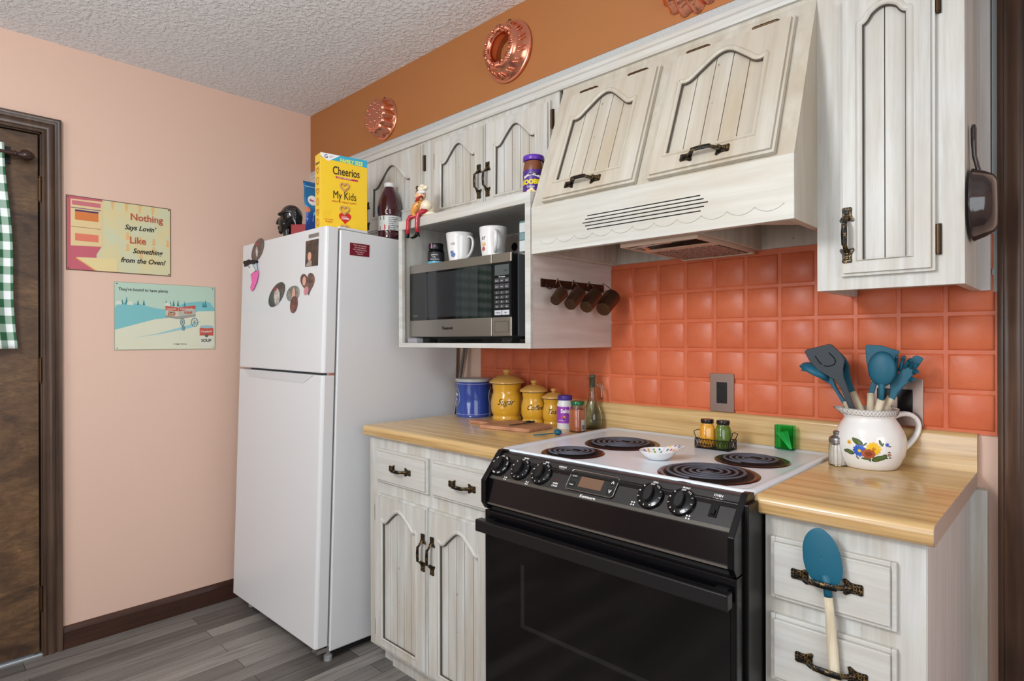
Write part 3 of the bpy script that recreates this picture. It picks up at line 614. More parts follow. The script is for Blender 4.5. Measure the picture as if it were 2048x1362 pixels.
b = MB(); b.prism([CP(-.564, .024, .0018), CP(-.546, .024, .0018), CP(-.546, .055, .0018), CP(-.564, .055, .0018)], cpn*.002).prism([CP(-.56, .028, .0035), CP(-.55, .028, .0035), CP(-.55, .04, .0035), CP(-.56, .04, .0035)], cpn*.004); b.obj('light_switch', BLACK, st, bevel=.0008)

# ------------------------------------------------------------ fridge
FA, FT, FRO = .0161, -.0298, .0047
FM = RZ(FA) @ RY(FRO) @ RX(FT)
fr = thing('refrigerator', 'white top-freezer refrigerator standing between the pink wall and the counter', 'refrigerator', (-2.088, 1.155, .0425), rot=FM)
FW, FH, TD = .757, 1.631, .0612
def FO(b, name, m, parent=fr, **k): return b.obj(name, m, parent, world=False, **k)
b = MB(); b.box(-FW, 0, 0, .62, 0, FH); FO(b, 'cabinet', FRIDGE, bevel=.006, seg=3)
b = MB(); b.box(-FW+.012, -.012, -.008, .001, .03, FH-.005); FO(b, 'gasket', GASK)
def fdoor(z0, z1, nm):
    b = MB(); r = .012; pts = [(-FW, -.008), (-FW, -TD+r), (-FW+r*.3, -TD+r*.3), (-FW+r, -TD), (-r, -TD), (-r*.3, -TD+r*.3), (0, -TD+r), (0, -.008)]
    b.xy(pts, z0, z1); return FO(b, nm, FRIDGE, bevel=.004, seg=3)
ld = fdoor(.026, 1.0625, 'fridge_door'); ud = fdoor(1.071, FH+.004, 'freezer_door')
b = MB(); b.prism([(-.698, -TD-.0006, 1.062), (-.06, -TD-.0006, 1.062), (-.145, -TD-.0006, 1.026), (-.631, -TD-.0006, 1.031)], (0, -.0012, 0)); FO(b, 'handle_grip', mat('fridge_grip', (206, 208, 210), .4), ld, bevel=.0004)
b = MB(); b.box(-.02, -.003, -.03, -.009, 1.062, 1.0715); FO(b, 'centre_hinge', CHROME)
b = MB(); b.box(-.021, -.001, -.005, .125, FH+.001, FH+.011); FO(b, 'top_hinge_cover', FRIDGE, bevel=.003)
b = MB(); b.box(-.04, -.004, -.05, .02, .004, .02); FO(b, 'bottom_hinge', CHROME)
for x in (-.03, -FW+.05):
    b = MB(); b.lathe([(.016, -.043), (.0165, -.025), (.014, -.022), (.008, -.018), (.008, .004)], (x, .012, 0), 20); FO(b, 'foot', mat('grey_foot', (150, 152, 154), .5), smooth=40)
MB().box(-FW+.02, -.02, .03, .6, -.02, .002).obj('underside', BLACKM, fr, world=False)
b = MB(); b.box(-.13, -.051, -TD-.0015, -TD, 1.599, 1.614); bd = FO(b, 'badge', mat('badge_silver', (150, 146, 142), .3, .6), ud, bevel=.0005)
text('FRIGIDAIRE', FM and Matrix.Translation((-.126, -TD-.0017, 1.6035)) @ Matrix(((1, 0, 0, 0), (0, 0, -1, 0), (0, 1, 0, 0), (0, 0, 0, 1))), .0095, GREYI, bd, 'badge_lettering', sx=1.15, world=False)

# magnets on the freezer door
FWM = wm(fr)
def mag(name, label, cat, outline, m, face='f', th=.0018, extra=()):
    """outline in door coordinates (x, z) or side coordinates (y, z)"""
    n = len(outline); cx = sum(p[0] for p in outline)/n; cz = sum(p[1] for p in outline)/n
    base = FWM @ (TX((cx, -TD, cz)) if face == 'f' else TX((0, cx, cz)) @ RZ(PI/2))
    t = thing(name, label, cat); t.matrix_basis = base
    b = MB(); b.xz([(p[0]-cx, p[1]-cz) for p in outline], -th, -.0002); b.obj('photo' if face == 'f' else 'plate', m, t, world=False)
    for nm, pts, mm in extra:
        b = MB(); b.xz([(p[0]-cx, p[1]-cz) for p in pts], -th-.0005, -th); b.obj(nm, mm, t, world=False)
    return t, cx, cz
def ell(cx, cz, a, b_, rot=0, n=32, ph=0):
    return [(cx+a*math.cos(t)*math.cos(rot)-b_*math.sin(t)*math.sin(rot), cz+a*math.cos(t)*math.sin(rot)+b_*math.sin(t)*math.cos(rot)) for t in [2*PI*i/n for i in range(n)]]
def photom(name, a, b_, c_, sc_=30):
    m = mat(name, a, .3, coat=.3); n = noise(m, coords(m), sc_, 4, .6, .5); setc(m, ramp(m, n, 'Fac', [(.4, a), (.52, b_), (.68, c_)]).outputs[0]); return m
PH1 = photom('photo_dim', (66, 56, 54), (84, 74, 70), (104, 90, 84)); PH2 = photom('photo_dark', (44, 42, 42), (62, 58, 58), (84, 78, 76)); PH3 = photom('photo_night', (34, 22, 24), (60, 38, 38), (96, 62, 56))
PH4 = photom('photo_purple', (62, 36, 50), (98, 66, 62), (134, 100, 90)); SKIN = mat('photo_skin', (214, 160, 140), .4); PALE = photom('photo_pale', (150, 142, 138), (196, 190, 184), (216, 210, 204), 60); REDP = mat('photo_red', (176, 50, 58), .4)
mag('photo_magnet', 'dim oval photo magnet with a small dog, at the upper left of the freezer door', 'magnet', ell(-.588, 1.600, .068, .043, .5), PH1, extra=[('dog_figure', ell(-.595, 1.592, .010, .024, .2), PALE), ('bow', ell(-.596, 1.627, .012, .006), REDP)])
mag('photo_magnet', 'dark oval photo magnet with a white dog in a red bow', 'magnet', ell(-.392, 1.389, .080, .042, .45), PH2, extra=[('dog_figure', ell(-.388, 1.38, .026, .036, .1), PALE), ('bow', ell(-.4, 1.413, .013, .007, .2), REDP)])
mag('photo_magnet', 'round grey-green photo magnet left of the heart, overlapped by a small oval one', 'magnet', ell(-.247, 1.386, .056, .032, .1), photom('photo_grey', (84, 94, 90), (120, 122, 116), (168, 160, 152)), extra=[('person_figure', ell(-.24, 1.385, .012, .024), SKIN)])
mag('photo_magnet', 'small dark red oval photo magnet hanging below the round one', 'magnet', ell(-.236, 1.341, .036, .029, 1.1), photom('photo_wine', (84, 30, 34), (112, 52, 48), (140, 84, 66)), th=.003)
hp = []
for i in range(40):
    t_ = 2*PI*i/40; hp.append((-.128+.0036*16*math.sin(t_)**3*math.cos(.18)+.0036*(13*math.cos(t_)-5*math.cos(2*t_)-2*math.cos(3*t_)-math.cos(4*t_))*-.2, 1.424+.0031*(13*math.cos(t_)-5*math.cos(2*t_)-2*math.cos(3*t_)-math.cos(4*t_))))
mag('photo_magnet', 'heart-shaped photo magnet of a person with long hair', 'magnet', hp, PH4, extra=[('face', ell(-.155, 1.432, .014, .018), SKIN), ('blouse', ell(-.137, 1.392, .020, .016, .5), mat('photo_pink', (196, 132, 140), .4))])
mag('photo_magnet', 'rectangular dark photo magnet of a person under the fridge badge', 'magnet', [(-.151, 1.488), (-.053, 1.486), (-.053, 1.59), (-.151, 1.59)], PH3, extra=[('face', ell(-.118, 1.527, .014, .017), SKIN), ('shirt', [(-.146, 1.489), (-.1, 1.489), (-.1, 1.508), (-.118, 1.512), (-.14, 1.498)], mat('photo_shirt', (160, 140, 132), .4))])
t, cx, cz = mag('magnet_clip', 'black bow clip magnet holding cards and a pink feather on the freezer door', 'magnet clip', [(-.700, 1.532), (-.704, 1.545), (-.715, 1.55), (-.708, 1.56), (-.69, 1.557), (-.66, 1.562), (-.645, 1.553), (-.62, 1.557), (-.585, 1.552), (-.578, 1.543), (-.6, 1.537), (-.64, 1.54), (-.67, 1.534)], BLACKM, th=.012)
for nm, pts, mm, yy in (('card', [(-.694, 1.531), (-.630, 1.545), (-.588, 1.506), (-.640, 1.492)], WHITEP, .008), ('card', [(-.628, 1.545), (-.590, 1.549), (-.572, 1.506), (-.59, 1.51)], mat('pale_blue_card', (186, 204, 212), .5), .006), ('feather', [(-.640, 1.492), (-.606, 1.5), (-.567, 1.507), (-.565, 1.485), (-.578, 1.455), (-.6, 1.432), (-.622, 1.416), (-.636, 1.42), (-.644, 1.436), (-.628, 1.456), (-.636, 1.475)], mat('pink_feather', (232, 110, 176), .8), .005)):
    b = MB(); b.xz([(p[0]-cx, p[1]-cz) for p in pts], -yy-.001, -yy); b.obj(nm, mm, t, world=False)
text('Thank', TX((-.672-cx, -.0092, 1.530-cz)) @ RX(PI/2) @ RZ(-.3), .012, mat('blue_ink', (50, 80, 130), .5), t, world=False)
t, cx, cz = mag('verse_magnet', 'small dark red magnet with a verse in white letters on the side of the fridge', 'magnet', [(.043, 1.535), (.132, 1.538), (.132, 1.587), (.043, 1.5845)], mat('verse_red', (112, 18, 34), .4), 's')
for i, s in enumerate(('Though I walk through the', 'valley of the shadow of', 'death, I will fear no evil, for', 'Thou art with me.', '- Psalm 23:4')):
    text(s, TX((0, -.0019, .0145-i*.0085)) @ RX(PI/2), .0072, mat('verse_white', (226, 196, 196), .5), t, align='CENTER', world=False, shear=.2, sx=.78)
# ------------------------------------------------------------ outlets
NICK = mat('brushed_nickel_plate', (150, 134, 126), .35, .85)
o = thing('electrical_outlet', 'nickel outlet plate with black sockets on the coral tiles behind the range', 'outlet', (-.827, 1.826, 1.07))
MB().box(-.8665, -.7885, 1.8195, 1.8245, 1.0095, 1.131).obj('plate', NICK, o, bevel=.0015)
MB().box(-.8445, -.8105, 1.8178, 1.8195, 1.037, 1.104).obj('socket_insert', BLACKS, o, bevel=.0008)
b = MB()
for z in (1.089, 1.053): b.box(-.835, -.8335, 1.8176, 1.8179, z-.003, z+.005).box(-.8225, -.821, 1.8176, 1.8179, z-.003, z+.005).lathe([(.0022, 0), (.0022, .0003)], seg=10, M=TX((-.828, 1.8179, z-.008)) @ RX(PI/2))
b.obj('socket_slots', mat('slot_black', (8, 8, 8), .9), o)
o = thing('switch_plate', 'wide nickel switch plate with black inserts behind the flowered pitcher', 'switch plate', (-.354, 1.826, 1.075))
MB().box(-.413, -.295, 1.8195, 1.8245, 1.014, 1.137).obj('plate', NICK, o, bevel=.0015)
for x in (-.3515, -.398): MB().box(x, x+.034, 1.8175, 1.8195, 1.044, 1.109).obj('rocker', BLACK, o, bevel=.001)

# ------------------------------------------------------------ microwave
mw = thing('microwave_oven', 'stainless microwave with black glass door inside the open shelf', 'microwave', (-1.63, 1.6, 1.229))
MX0, MX1, MY = -1.914, -1.359, 1.410
MB().box(MX0+.006, MX1-.001, MY+.033, 1.79, 1.252, 1.529).obj('casing', mat('microwave_grey', (112, 120, 126), .4, .4), mw, bevel=.006, seg=3)
MB().box(MX0, MX1, MY+.004, MY+.034, 1.251, 1.531).obj('front_frame', BLACKS, mw, bevel=.004)
MB().box(MX0, -1.4525, MY, MY+.006, 1.499, 1.531).obj('steel_trim', STEEL, mw, bevel=.002); MB().box(MX0, -1.4525, MY, MY+.006, 1.252, 1.3165).obj('steel_trim', STEEL, mw, bevel=.002)
MB().box(-1.4495, MX1, MY, MY+.006, 1.499, 1.531).obj('steel_trim', STEEL, mw, bevel=.002); MB().box(-1.4495, MX1, MY, MY+.006, 1.252, 1.3165).obj('steel_trim', STEEL, mw, bevel=.002)
dg = MB().box(MX0, -1.4525, MY+.001, MY+.006, 1.3165, 1.499).obj('door_glass', mat('microwave_glass', (9, 10, 12), .06, coat=.6), mw)
MB().box(-1.818, -1.521, MY+.0004, MY+.0011, 1.326, 1.492).obj('window', mat('microwave_window', (34, 37, 40), .18, coat=.5), dg)
MB().box(-1.4495, MX1, MY+.001, MY+.006, 1.3165, 1.499).obj('keypad', BLACK, mw)
kp = mw.children[-1]
MB().box(-1.4365, -1.3695, MY, MY+.0012, 1.457, 1.492).obj('display', mat('lcd_grey', (78, 84, 84), .2), kp)
text('1:01', frame((-1.395, MY-.0004, 1.468), (1, 0, 0), (0, 0, 1)), .011, mat('lcd_dark', (42, 52, 50), .4), kp, 'display_digits')
KEY = mat('key_grey', (66, 66, 70), .5)
nz = [1.433, 1.412, 1.3935, 1.378, 1.3625, 1.347]; nh = [.014, .016, .0105, .0105, .0105, .0115]
lab = [['Popcorn', 'Auto', 'Quick'], ['Defrost', 'Sensor', 'Power'], ['1', '2', '3'], ['4', '5', '6'], ['7', '8', '9'], ['Stop', '0', 'More']]
for r_ in range(6):
    for c_ in range(3):
        x = -1.4375+c_*.0235; k = MB().box(x, x+.0215, MY, MY+.0012, nz[r_], nz[r_]+nh[r_]).obj('button', KEY, kp)
        text(lab[r_][c_], frame((x+.0107, MY-.0003, nz[r_]+nh[r_]/2-.0028), (1, 0, 0), (0, 0, 1)), .0075 if r_ > 1 and lab[r_][c_].isdigit() else .0045, WHITEI, kp, 'button_mark', align='CENTER')
for x, s in ((-1.4375, 'Stop/Reset'), (-1.4015, 'Start')):
    MB().box(x, x+.033, MY-.0003, MY+.0012, 1.3235, 1.3395).obj('button', mat('key_silver', (196, 198, 206), .4), kp); text(s, frame((x+.0165, MY-.0008, 1.3295), (1, 0, 0), (0, 0, 1)), .0055, INK, kp, 'button_mark', align='CENTER')
text('The Genius', frame((-1.403, MY, 1.4495), (1, 0, 0), (0, 0, 1)), .0065, WHITEI, kp, align='CENTER')
text('Panasonic', frame((-1.716, MY-.0003, 1.279), (1, 0, 0), (0, 0, 1)), .0155, INK, mw, 'brand_lettering', bold=.0006)
text('Inverter', frame((-1.893, MY, 1.331), (1, 0, 0), (0, 0, 1)), .0095, GREYI, mw, shear=.3)
b = MB(); b.box(-1.4365, -1.373, MY-.0003, MY, 1.266, 1.302); b.obj('release_button', STEEL, mw); 
b = MB(); b.tube([(-1.4365, MY-.0003, 1.266), (-1.373, MY-.0003, 1.266), (-1.373, MY-.0003, 1.302), (-1.4365, MY-.0003, 1.302)], .0007, 6, closed=True); b.obj('button_seam', BLACKS, mw)
for x in (-1.84, -1.40): MB().xz([(x-.03, 1.252), (x+.03, 1.252), (x+.018, 1.2295), (x-.018, 1.2295)], 1.43, 1.47).obj('foot', BLACKM, mw)
MB().box(-1.86, -1.38, 1.44, 1.77, 1.243, 1.252).obj('underside', BLACKM, mw)
bx = MB().box(-1.914, -1.857, 1.400, 1.44, 1.2295, 1.2465).obj('card_box', mat('grey_card', (152, 150, 156), .5), bevel=.0005); tag(origin(bx, (-1.885, 1.42, 1.2295)), 'small flat grey box under the left end of the microwave', 'box')

# things on the microwave
def mug(label, c, z0, h, r0, r1, hang, words=()):
    t = thing('coffee_mug', label, 'mug', (c[0], c[1], z0))
    b = MB(); b.lathe([(r0-.004, z0), (r0-.001, z0+.002), (r0, z0+.008), (r0+(r1-r0)*.45, z0+h*.4), (r1-.001, z0+h*.8), (r1+.001, z0+h-.002), (r1, z0+h), (r1-.003, z0+h-.001), (r1-.005, z0+h*.8), (r0-.003, z0+.012), (0, z0+.008)], (c[0], c[1], 0), 48); b.obj('cup', CERW, t, smooth=50)
    d = Vector((math.cos(hang), math.sin(hang), 0)); P0 = Vector((c[0], c[1], z0)); rr = (r0+r1)/2
    pts = [P0+d*(rr-.002+q[0])+Vector((0, 0, q[1]*h)) for q in ((.0, .84), (.016, .86), (.03, .78), (.034, .6), (.028, .4), (.015, .24), (-.004, .14))]
    b = MB(); b.tube(pts, .0062, 12, flat=.7, up=(0, 0, 1)); b.obj('handle', CERW, t, smooth='all', sub=1)
    for s, a, z, sz, m, nm in words:
        ang = camang(c)+a; rz = r0+(r1-r0)*min(1, (z/h)*1.15)
        if s: text(s, None, sz, m, t, nm, bend=wrap(c, rz+.0006, z0+z, ang), shear=.1)
        else:
            f = wrap(c, rz+.0006, z0+z, ang); b = MB(); b.prism([f(Vector((sz*math.cos(q*PI/6), sz*.8*math.sin(q*PI/6), 0))) for q in range(12)], d*.0001); b.obj(nm, m, t)
    return t
BLUEI = mat('blue_print', (96, 122, 170), .4); ORI = mat('peach_print', (222, 178, 130), .4); REDI = mat('red_print', (188, 86, 88), .4)
mug('white mug lettered lis on top of the microwave, nearer the black jar', (-1.716, 1.497), 1.532, .113, .040, .0515, camang((-1.716, 1.497))+.72, [('lis', -.78, .065, .024, INK, 'lettering'), ('', -.72, .038, .008, BLUEI, 'print'), ('', -.62, .027, .010, BLUEI, 'print'), ('', -.5, .030, .006, BLUEI, 'print')])
mug('white mug with a partly seen word ending in er, nearer the shelf side', (-1.532, 1.497), 1.532, .111, .041, .0505, camang((-1.532, 1.497))+.12, [('er', -1.05, .064, .024, INK, 'lettering'), ('', -.85, .048, .010, ORI, 'print'), ('', -.92, .032, .009, REDI, 'print'), ('', 1.25, .045, .010, ORI, 'print'), ('', 1.3, .06, .007, ORI, 'print')])
t = thing('supplement_jar', 'small black jar with a dark label and light blue band on the microwave', 'jar', (-1.852, 1.492, 1.532)); c = (-1.852, 1.492)
b = MB(); b.lathe([(.030, 1.532), (.033, 1.535), (.033, 1.588), (.030, 1.594), (.027, 1.596)], (c[0], c[1], 0), 40); b.obj('body', BLACK, t, smooth=40)
b = MB(); b.lathe([(.0285, 1.596), (.0295, 1.598), (.0295, 1.618), (.028, 1.621), (0, 1.621)], (c[0], c[1], 0), 40, fn=lambda a, z: 1+.012*math.cos(30*a)); b.obj('lid', BLACKS, t, smooth=40)
b = MB(); b.lathe([(.0334, 1.536), (.0334, 1.549)], (c[0], c[1], 0), 40); b.obj('blue_band', mat('sky_band', (92, 176, 206), .4), t, smooth=40)
b = MB(); b.lathe([(.0334, 1.551), (.0334, 1.585)], (c[0], c[1], 0), 40); b.obj('label_sheet', mat('charcoal_label', (40, 40, 44), .5), t, smooth=40)
for s, dz, a in (('JARROW', .572, -.6), ('5 mg', .564, -.5), ('Nerve Boost', .555, -.7)): text(s, None, .007, WHITEI, t, bend=wrap(c, .0338, 1+dz, camang(c)+a))
b = MB(); f = wrap(c, .0300, 1.6, camang(c)-.6); b.prism([f(Vector(q)) for q in ((-.005, 0, 0), (.003, 0, 0), (.001, .02, 0), (-.004, .02, 0))], (0, 0, .0001)); b.obj('pink_tab', mat('pink_print', (206, 110, 180), .5), t)
t = thing('paper_box', 'pale grey box with a round black hole behind the second mug', 'box', (-1.53, 1.66, 1.532))
MB().box(-1.59, -1.478, 1.61, 1.72, 1.532, 1.636).obj('body', mat('pale_grey_card', (176, 172, 166), .6), t, bevel=.002)
b = MB(); b.lathe([(.0155, 0), (.0155, .0006), (0, .0006)], seg=28, M=TX((-1.534, 1.6098, 1.588)) @ RX(PI/2)); b.obj('hole', mat('hole_black', (10, 9, 9), .9), t)
t = thing('plastic_container', 'stack of pale teal and white plastic boxes at the right edge of the shelf', 'container', (-1.33, 1.49, 1.532))
TEALP = mat('pale_teal_plastic', (122, 156, 160), .35); PW = mat('milky_plastic', (208, 218, 218), .35)
for z0, z1, m, nm in ((1.534, 1.572, PW, 'box'), (1.572, 1.598, TEALP, 'tray'), (1.598, 1.632, PW, 'box'), (1.632, 1.637, TEALP, 'lid')): MB().box(-1.362, -1.295, 1.452, 1.53, z0, z1-.001).obj(nm, m, t, bevel=.002)

# chef figurine sitting on the shelf edge
t = thing('chef_figurine', 'small chef figurine with white hat and dangling red legs on the shelf edge', 'figurine', (-1.83, 1.42, 1.7075))
CREAM = mat('cream_glaze', (232, 222, 196), .2, coat=.4); REDG = mat('red_glaze', (176, 34, 48), .25, coat=.3); FLESH = mat('flesh_glaze', (226, 178, 138), .3, coat=.3); AMB = mat('amber_glaze', (214, 148, 66), .3, coat=.3)
b = MB(); b.ball((-1.822, 1.425, 1.742), .033, (1.0, .85, 1.0), 28).ball((-1.806, 1.408, 1.752), .024, (1, .9, .95), 20).ball((-1.806, 1.42, 1.719), .034, (1.15, .9, .36), 20); b.obj('body', CREAM, t, smooth='all')
b = MB(); b.tube([(-1.835, 1.415, 1.775), (-1.858, 1.405, 1.763), (-1.868, 1.395, 1.742), (-1.858, 1.385, 1.722), (-1.84, 1.38, 1.716)], [.012, .0165, .015, .011, .008], 12); b.obj('arm', AMB, t, smooth='all', sub=1)
b = MB(); b.ball((-1.842, 1.41, 1.798), .021, (1, .95, 1), 20).ball((-1.852, 1.396, 1.794), .007, seg=10); b.obj('head', FLESH, t, smooth='all')
b = MB(); b.tube([(-1.852, 1.40, 1.807), (-1.833, 1.395, 1.806), (-1.818, 1.40, 1.805), (-1.812, 1.41, 1.806)], .0058, 10); b.obj('hat_band', WHITEP, t, smooth='all')
b = MB(); b.ball((-1.833, 1.41, 1.822), .019, (1.1, .9, .8), 16).ball((-1.814, 1.408, 1.822), .013, (1.3, .8, .7), 14).ball((-1.845, 1.412, 1.828), .012, (1, .9, .8), 14).ball((-1.822, 1.40, 1.828), .011, (1.2, .8, .7), 14); b.obj('chef_hat', CREAM, t, smooth='all')
b = MB(); b.ball((-1.859, 1.408, 1.829), .0085, seg=12).ball((-1.862, 1.408, 1.815), .006, seg=10); b.obj('hair', mat('brown_hair', (72, 54, 42), .4), t, smooth='all')
b = MB(); b.tube([(-1.86, 1.40, 1.775), (-1.842, 1.393, 1.781), (-1.828, 1.392, 1.788)], [.004, .006, .003], 8).tube([(-1.822, 1.388, 1.785), (-1.812, 1.388, 1.786), (-1.804, 1.39, 1.781)], [.003, .0045, .003], 8); b.obj('scarf', REDG, t, smooth='all')
b = MB(); b.tube([(-1.808, 1.387, 1.784), (-1.802, 1.388, 1.778), (-1.802, 1.389, 1.772)], [.003, .003, .001], 8); b.obj('moustache', BLACKS, t, smooth='all')
b = MB()
for x, z, y in ((-1.835, 1.766, 1.392), (-1.838, 1.752, 1.389)): b.ball((x, y, z), .0022, seg=8)
b.obj('button', BLACKS, t)
for pts in (((-1.828, 1.402, 1.719), (-1.848, 1.388, 1.716), (-1.864, 1.374, 1.712), (-1.872, 1.3715, 1.70), (-1.873, 1.371, 1.67), (-1.874, 1.371, 1.645)), ((-1.795, 1.402, 1.726), (-1.803, 1.386, 1.727), (-1.812, 1.374, 1.718), (-1.816, 1.3715, 1.70), (-1.817, 1.371, 1.67), (-1.813, 1.371, 1.645))):
    b = MB(); b.tube(pts, [.011, .0105, .0085, .0078, .0075, .0072], 12); b.obj('leg', REDG, t, smooth='all')
b = MB(); b.tube([(-1.873, 1.371, 1.648), (-1.872, 1.370, 1.64), (-1.871, 1.369, 1.633)], [.0065, .007, .006], 10).tube([(-1.812, 1.371, 1.647), (-1.814, 1.370, 1.639), (-1.824, 1.368, 1.632), (-1.838, 1.366, 1.628), (-1.85, 1.365, 1.631)], [.0075, .0075, .006, .0045, .002], 10).tube([(-1.808, 1.371, 1.642), (-1.800, 1.371, 1.630)], [.004, .0028], 8); b.obj('boots', BLACK, t, smooth='all')
b = MB(); b.box(-1.79, -1.70, 1.44, 1.52, 1.7075, 1.714); o = b.obj('booklet', mat('maroon_cover', (112, 30, 62), .5), bevel=.001); tag(origin(o, (-1.745, 1.48, 1.7075)), 'thin maroon booklet lying on top of the microwave shelf', 'booklet')

# peanut butter and jelly jar
c = (-1.326, 1.485); z0 = 1.7075; t = thing('spread_jar', 'striped spread jar with a purple lid on the shelf beside the slanted cabinet', 'jar', (c[0], c[1], z0))
b = MB(); b.lathe([(.030, z0), (.034, z0+.004), (.035, z0+.10), (.033, z0+.115), (.031, z0+.125)], (c[0], c[1], 0), 40); b.obj('glass_body', mat('peanut_brown', (120, 66, 36), .15, coat=.6), t, smooth=40)
b = MB(); b.lathe([(.034, z0+.127), (.0355, z0+.129), (.0355, z0+.141), (.034, z0+.144), (0, z0+.144)], (c[0], c[1], 0), 40); b.obj('lid', mat('purple_lid', (96, 50, 168), .3), t, smooth=40)
b = MB(); b.lathe([(.0345, z0+.006), (.0357, z0+.02), (.0357, z0+.094)], (c[0], c[1], 0), 40); b.obj('label_sheet', mat('purple_label', (78, 44, 130), .35), t, smooth=40)
b = MB(); f = wrap(c, .0361, z0+.07, camang(c)-.2); b.prism([f(Vector((x, .009*math.cos(x*60)*.9+s, 0))) for x, s in [(-.03+.06*i/12, -.004) for i in range(13)]+[(.03-.06*i/12, .005) for i in range(13)]], (0, 0, .0001)); b.obj('white_banner', WHITEI, t)
text("SMUCKER'S", None, .0105, INK, t, bend=wrap(c, .0364, z0+.0745, camang(c)-.2), align='CENTER'); text('GOOBER', None, .021, mat('lemon_print', (236, 214, 40), .4), t, bend=wrap(c, .0362, z0+.046, camang(c)-.2), align='CENTER', bold=.0012)
text('Grape', None, .011, WHITEI, t, bend=wrap(c, .0362, z0+.034, camang(c)-.3), align='CENTER')
b = MB()
for a_, z_, r_ in ((-.5, .02, .008), (-.2, .024, .009), (.0, .018, .008)): f = wrap(c, .0361, z0+z_, camang(c)+a_); b.prism([f(Vector((r_*math.cos(q*PI/6), r_*math.sin(q*PI/6), 0))) for q in range(12)], (0, 0, .0001))
b.obj('print', mat('peanut_print', (232, 206, 150), .4), t)

# ------------------------------------------------------------ things on top of the fridge
ZF = 1.6735
t = thing('cereal_box', 'tall yellow family size cereal box on top of the fridge', 'cereal box', (-2.16, 1.25, ZF))
p0 = Vector((-2.1415, 1.1535, ZF)); d = Vector((.030, .190, 0)).normalized(); nn = Vector((d.y, -d.x, 0)); up = Vector((0, 0, 1)); W_, H_, T_ = .192, .300, .064
CY = mat('cereal_yellow', (244, 204, 52), .35)
b = MB(); b.prism([p0, p0+d*W_, p0+d*W_-nn*T_, p0-nn*T_], up*H_); b.obj('carton', CY, t, bevel=.0012)
def CB(x, z, off=.0004): return p0+d*x+up*z+nn*off
def CF(pts, nm, m, off=.0005): b = MB(); b.prism([CB(x, z, off) for x, z in pts], nn*.0002); return b.obj(nm, m, t)
CF([(0, H_), (W_, H_), (W_, H_-.030), (.03, H_-.022), (0, H_-.016)], 'banner', mat('cyan_banner', (60, 172, 204), .4)); CF([(0, H_), (.078, H_-.001), (.030, H_-.030), (0, H_-.012)], 'corner_flash', WHITEI, .0008)
def CM(x, z): return frame(CB(x, z, .0011), d, up)
text('G', CM(.014, H_-.019), .02, mat('logo_blue', (34, 44, 130), .4), t, 'emblem', bold=.0004); text('General', CM(.034, H_-.010), .006, GREYI, t); text('Mills', CM(.034, H_-.016), .006, GREYI, t)
text('FAMILY SIZE', CM(.078, H_-.0255), .0215, mat('lime_print', (232, 238, 90), .4), t, bold=.0007, sx=.82)
text('Cheerios', CM(.047, .223), .046, INK, t, bold=.0003, sx=.66); CF([(.060, .209), (.152, .207), (.152, .214), (.060, .216)], 'ribbon', mat('magenta_ribbon', (188, 44, 84), .4)); text('10 HAPPY HEART SHAPES', CM(.066, .2105), .0062, WHITEI, t, sx=.85)
text('My Kids', CM(.048, .128), .044, INK, t, bold=0, sx=.68); text('MAKE MY HEART HAPPY', CM(.044, .113), .009, mat('cereal_red', (196, 60, 34), .4), t, sx=.95, space=1.1)
def heart(cx, cz, s, n=28): return [(cx+s*16*math.sin(q)**3, cz+s*(13*math.cos(q)-5*math.cos(2*q)-2*math.cos(3*q)-math.cos(4*q))) for q in [2*PI*i/n for i in range(n)]]
TAN = mat('cereal_tan', (206, 160, 96), .5)
for cz in (.178, .086, .010): 
    b = MB(); b.tube([CB(x, max(z, .003), .003) for x, z in heart(.094, cz, .0011)], .0038, 8, closed=True); b.obj('printed_cereal', TAN, t, smooth='all')
CF(heart(.098, .055, .0016), 'red_heart', mat('cereal_red2', (206, 44, 38), .4)); text('can help', CM(.083, .057), .007, WHITEI, t); text('LOWER', CM(.083, .049), .009, WHITEI, t, bold=.0003)
for i in range(5): text('........................'[:24-i*2], CM(.012, .078-i*.007), .006, mat('cereal_orange', (214, 130, 36), .5), t)
text('A heart healthy', CM(.012, .040), .006, mat('cereal_orange2', (206, 96, 30), .5), t); text('0g 0g 0g', CM(.018, .031), .008, mat('cereal_orange3', (206, 70, 30), .5), t)
sM = lambda s_, z: frame(p0-nn*s_+up*z-d*.0006, nn, up)
text('Cheerios', frame(p0-nn*(T_-.006)+up*(H_-.04)-d*.0006, nn, up), .015, INK, t, sx=.85)
for i in range(6):
    b = MB(); M_ = sM(.032, .236-i*.041); hh = heart(0, 0, .00085) if i % 2 == 0 else ell(0, 0, .012, .014, 0, 20); b.tube([M_ @ Vector((x, z, .001)) for x, z in hh], .0016, 6, closed=True); b.obj('printed_outline', mat('outline_tan', (196, 150, 70), .5), t, smooth='all')
# juice bottle
c = (-2.165, 1.487); t = thing('juice_bottle', 'dark red juice bottle with a white cap on the fridge behind the cereal box', 'bottle', (c[0], c[1], ZF)); z = ZF
b = MB(); b.lathe([(.040, z), (.049, z+.004), (.050, z+.02), (.048, z+.026), (.050, z+.032), (.050, z+.098), (.048, z+.104), (.0515, z+.112), (.051, z+.135), (.046, z+.165), (.034, z+.198), (.022, z+.218), (.0185, z+.224), (.0185, z+.232)], (c[0], c[1], 0), 48, fn=lambda a, q: 1+.02*math.cos(9*a)*(1 if q > ZF+.112 and q < ZF+.2 else 0)); b.obj('bottle_body', mat('cranberry_juice', (58, 10, 24), .08, coat=.7), t, smooth=50)
b = MB(); b.lathe([(.0205, z+.226), (.0215, z+.228), (.0215, z+.241), (.020, z+.244), (0, z+.244)], (c[0], c[1], 0), 40, fn=lambda a, q: 1+.015*math.cos(40*a)); b.obj('cap', WHITEP, t, smooth=40)
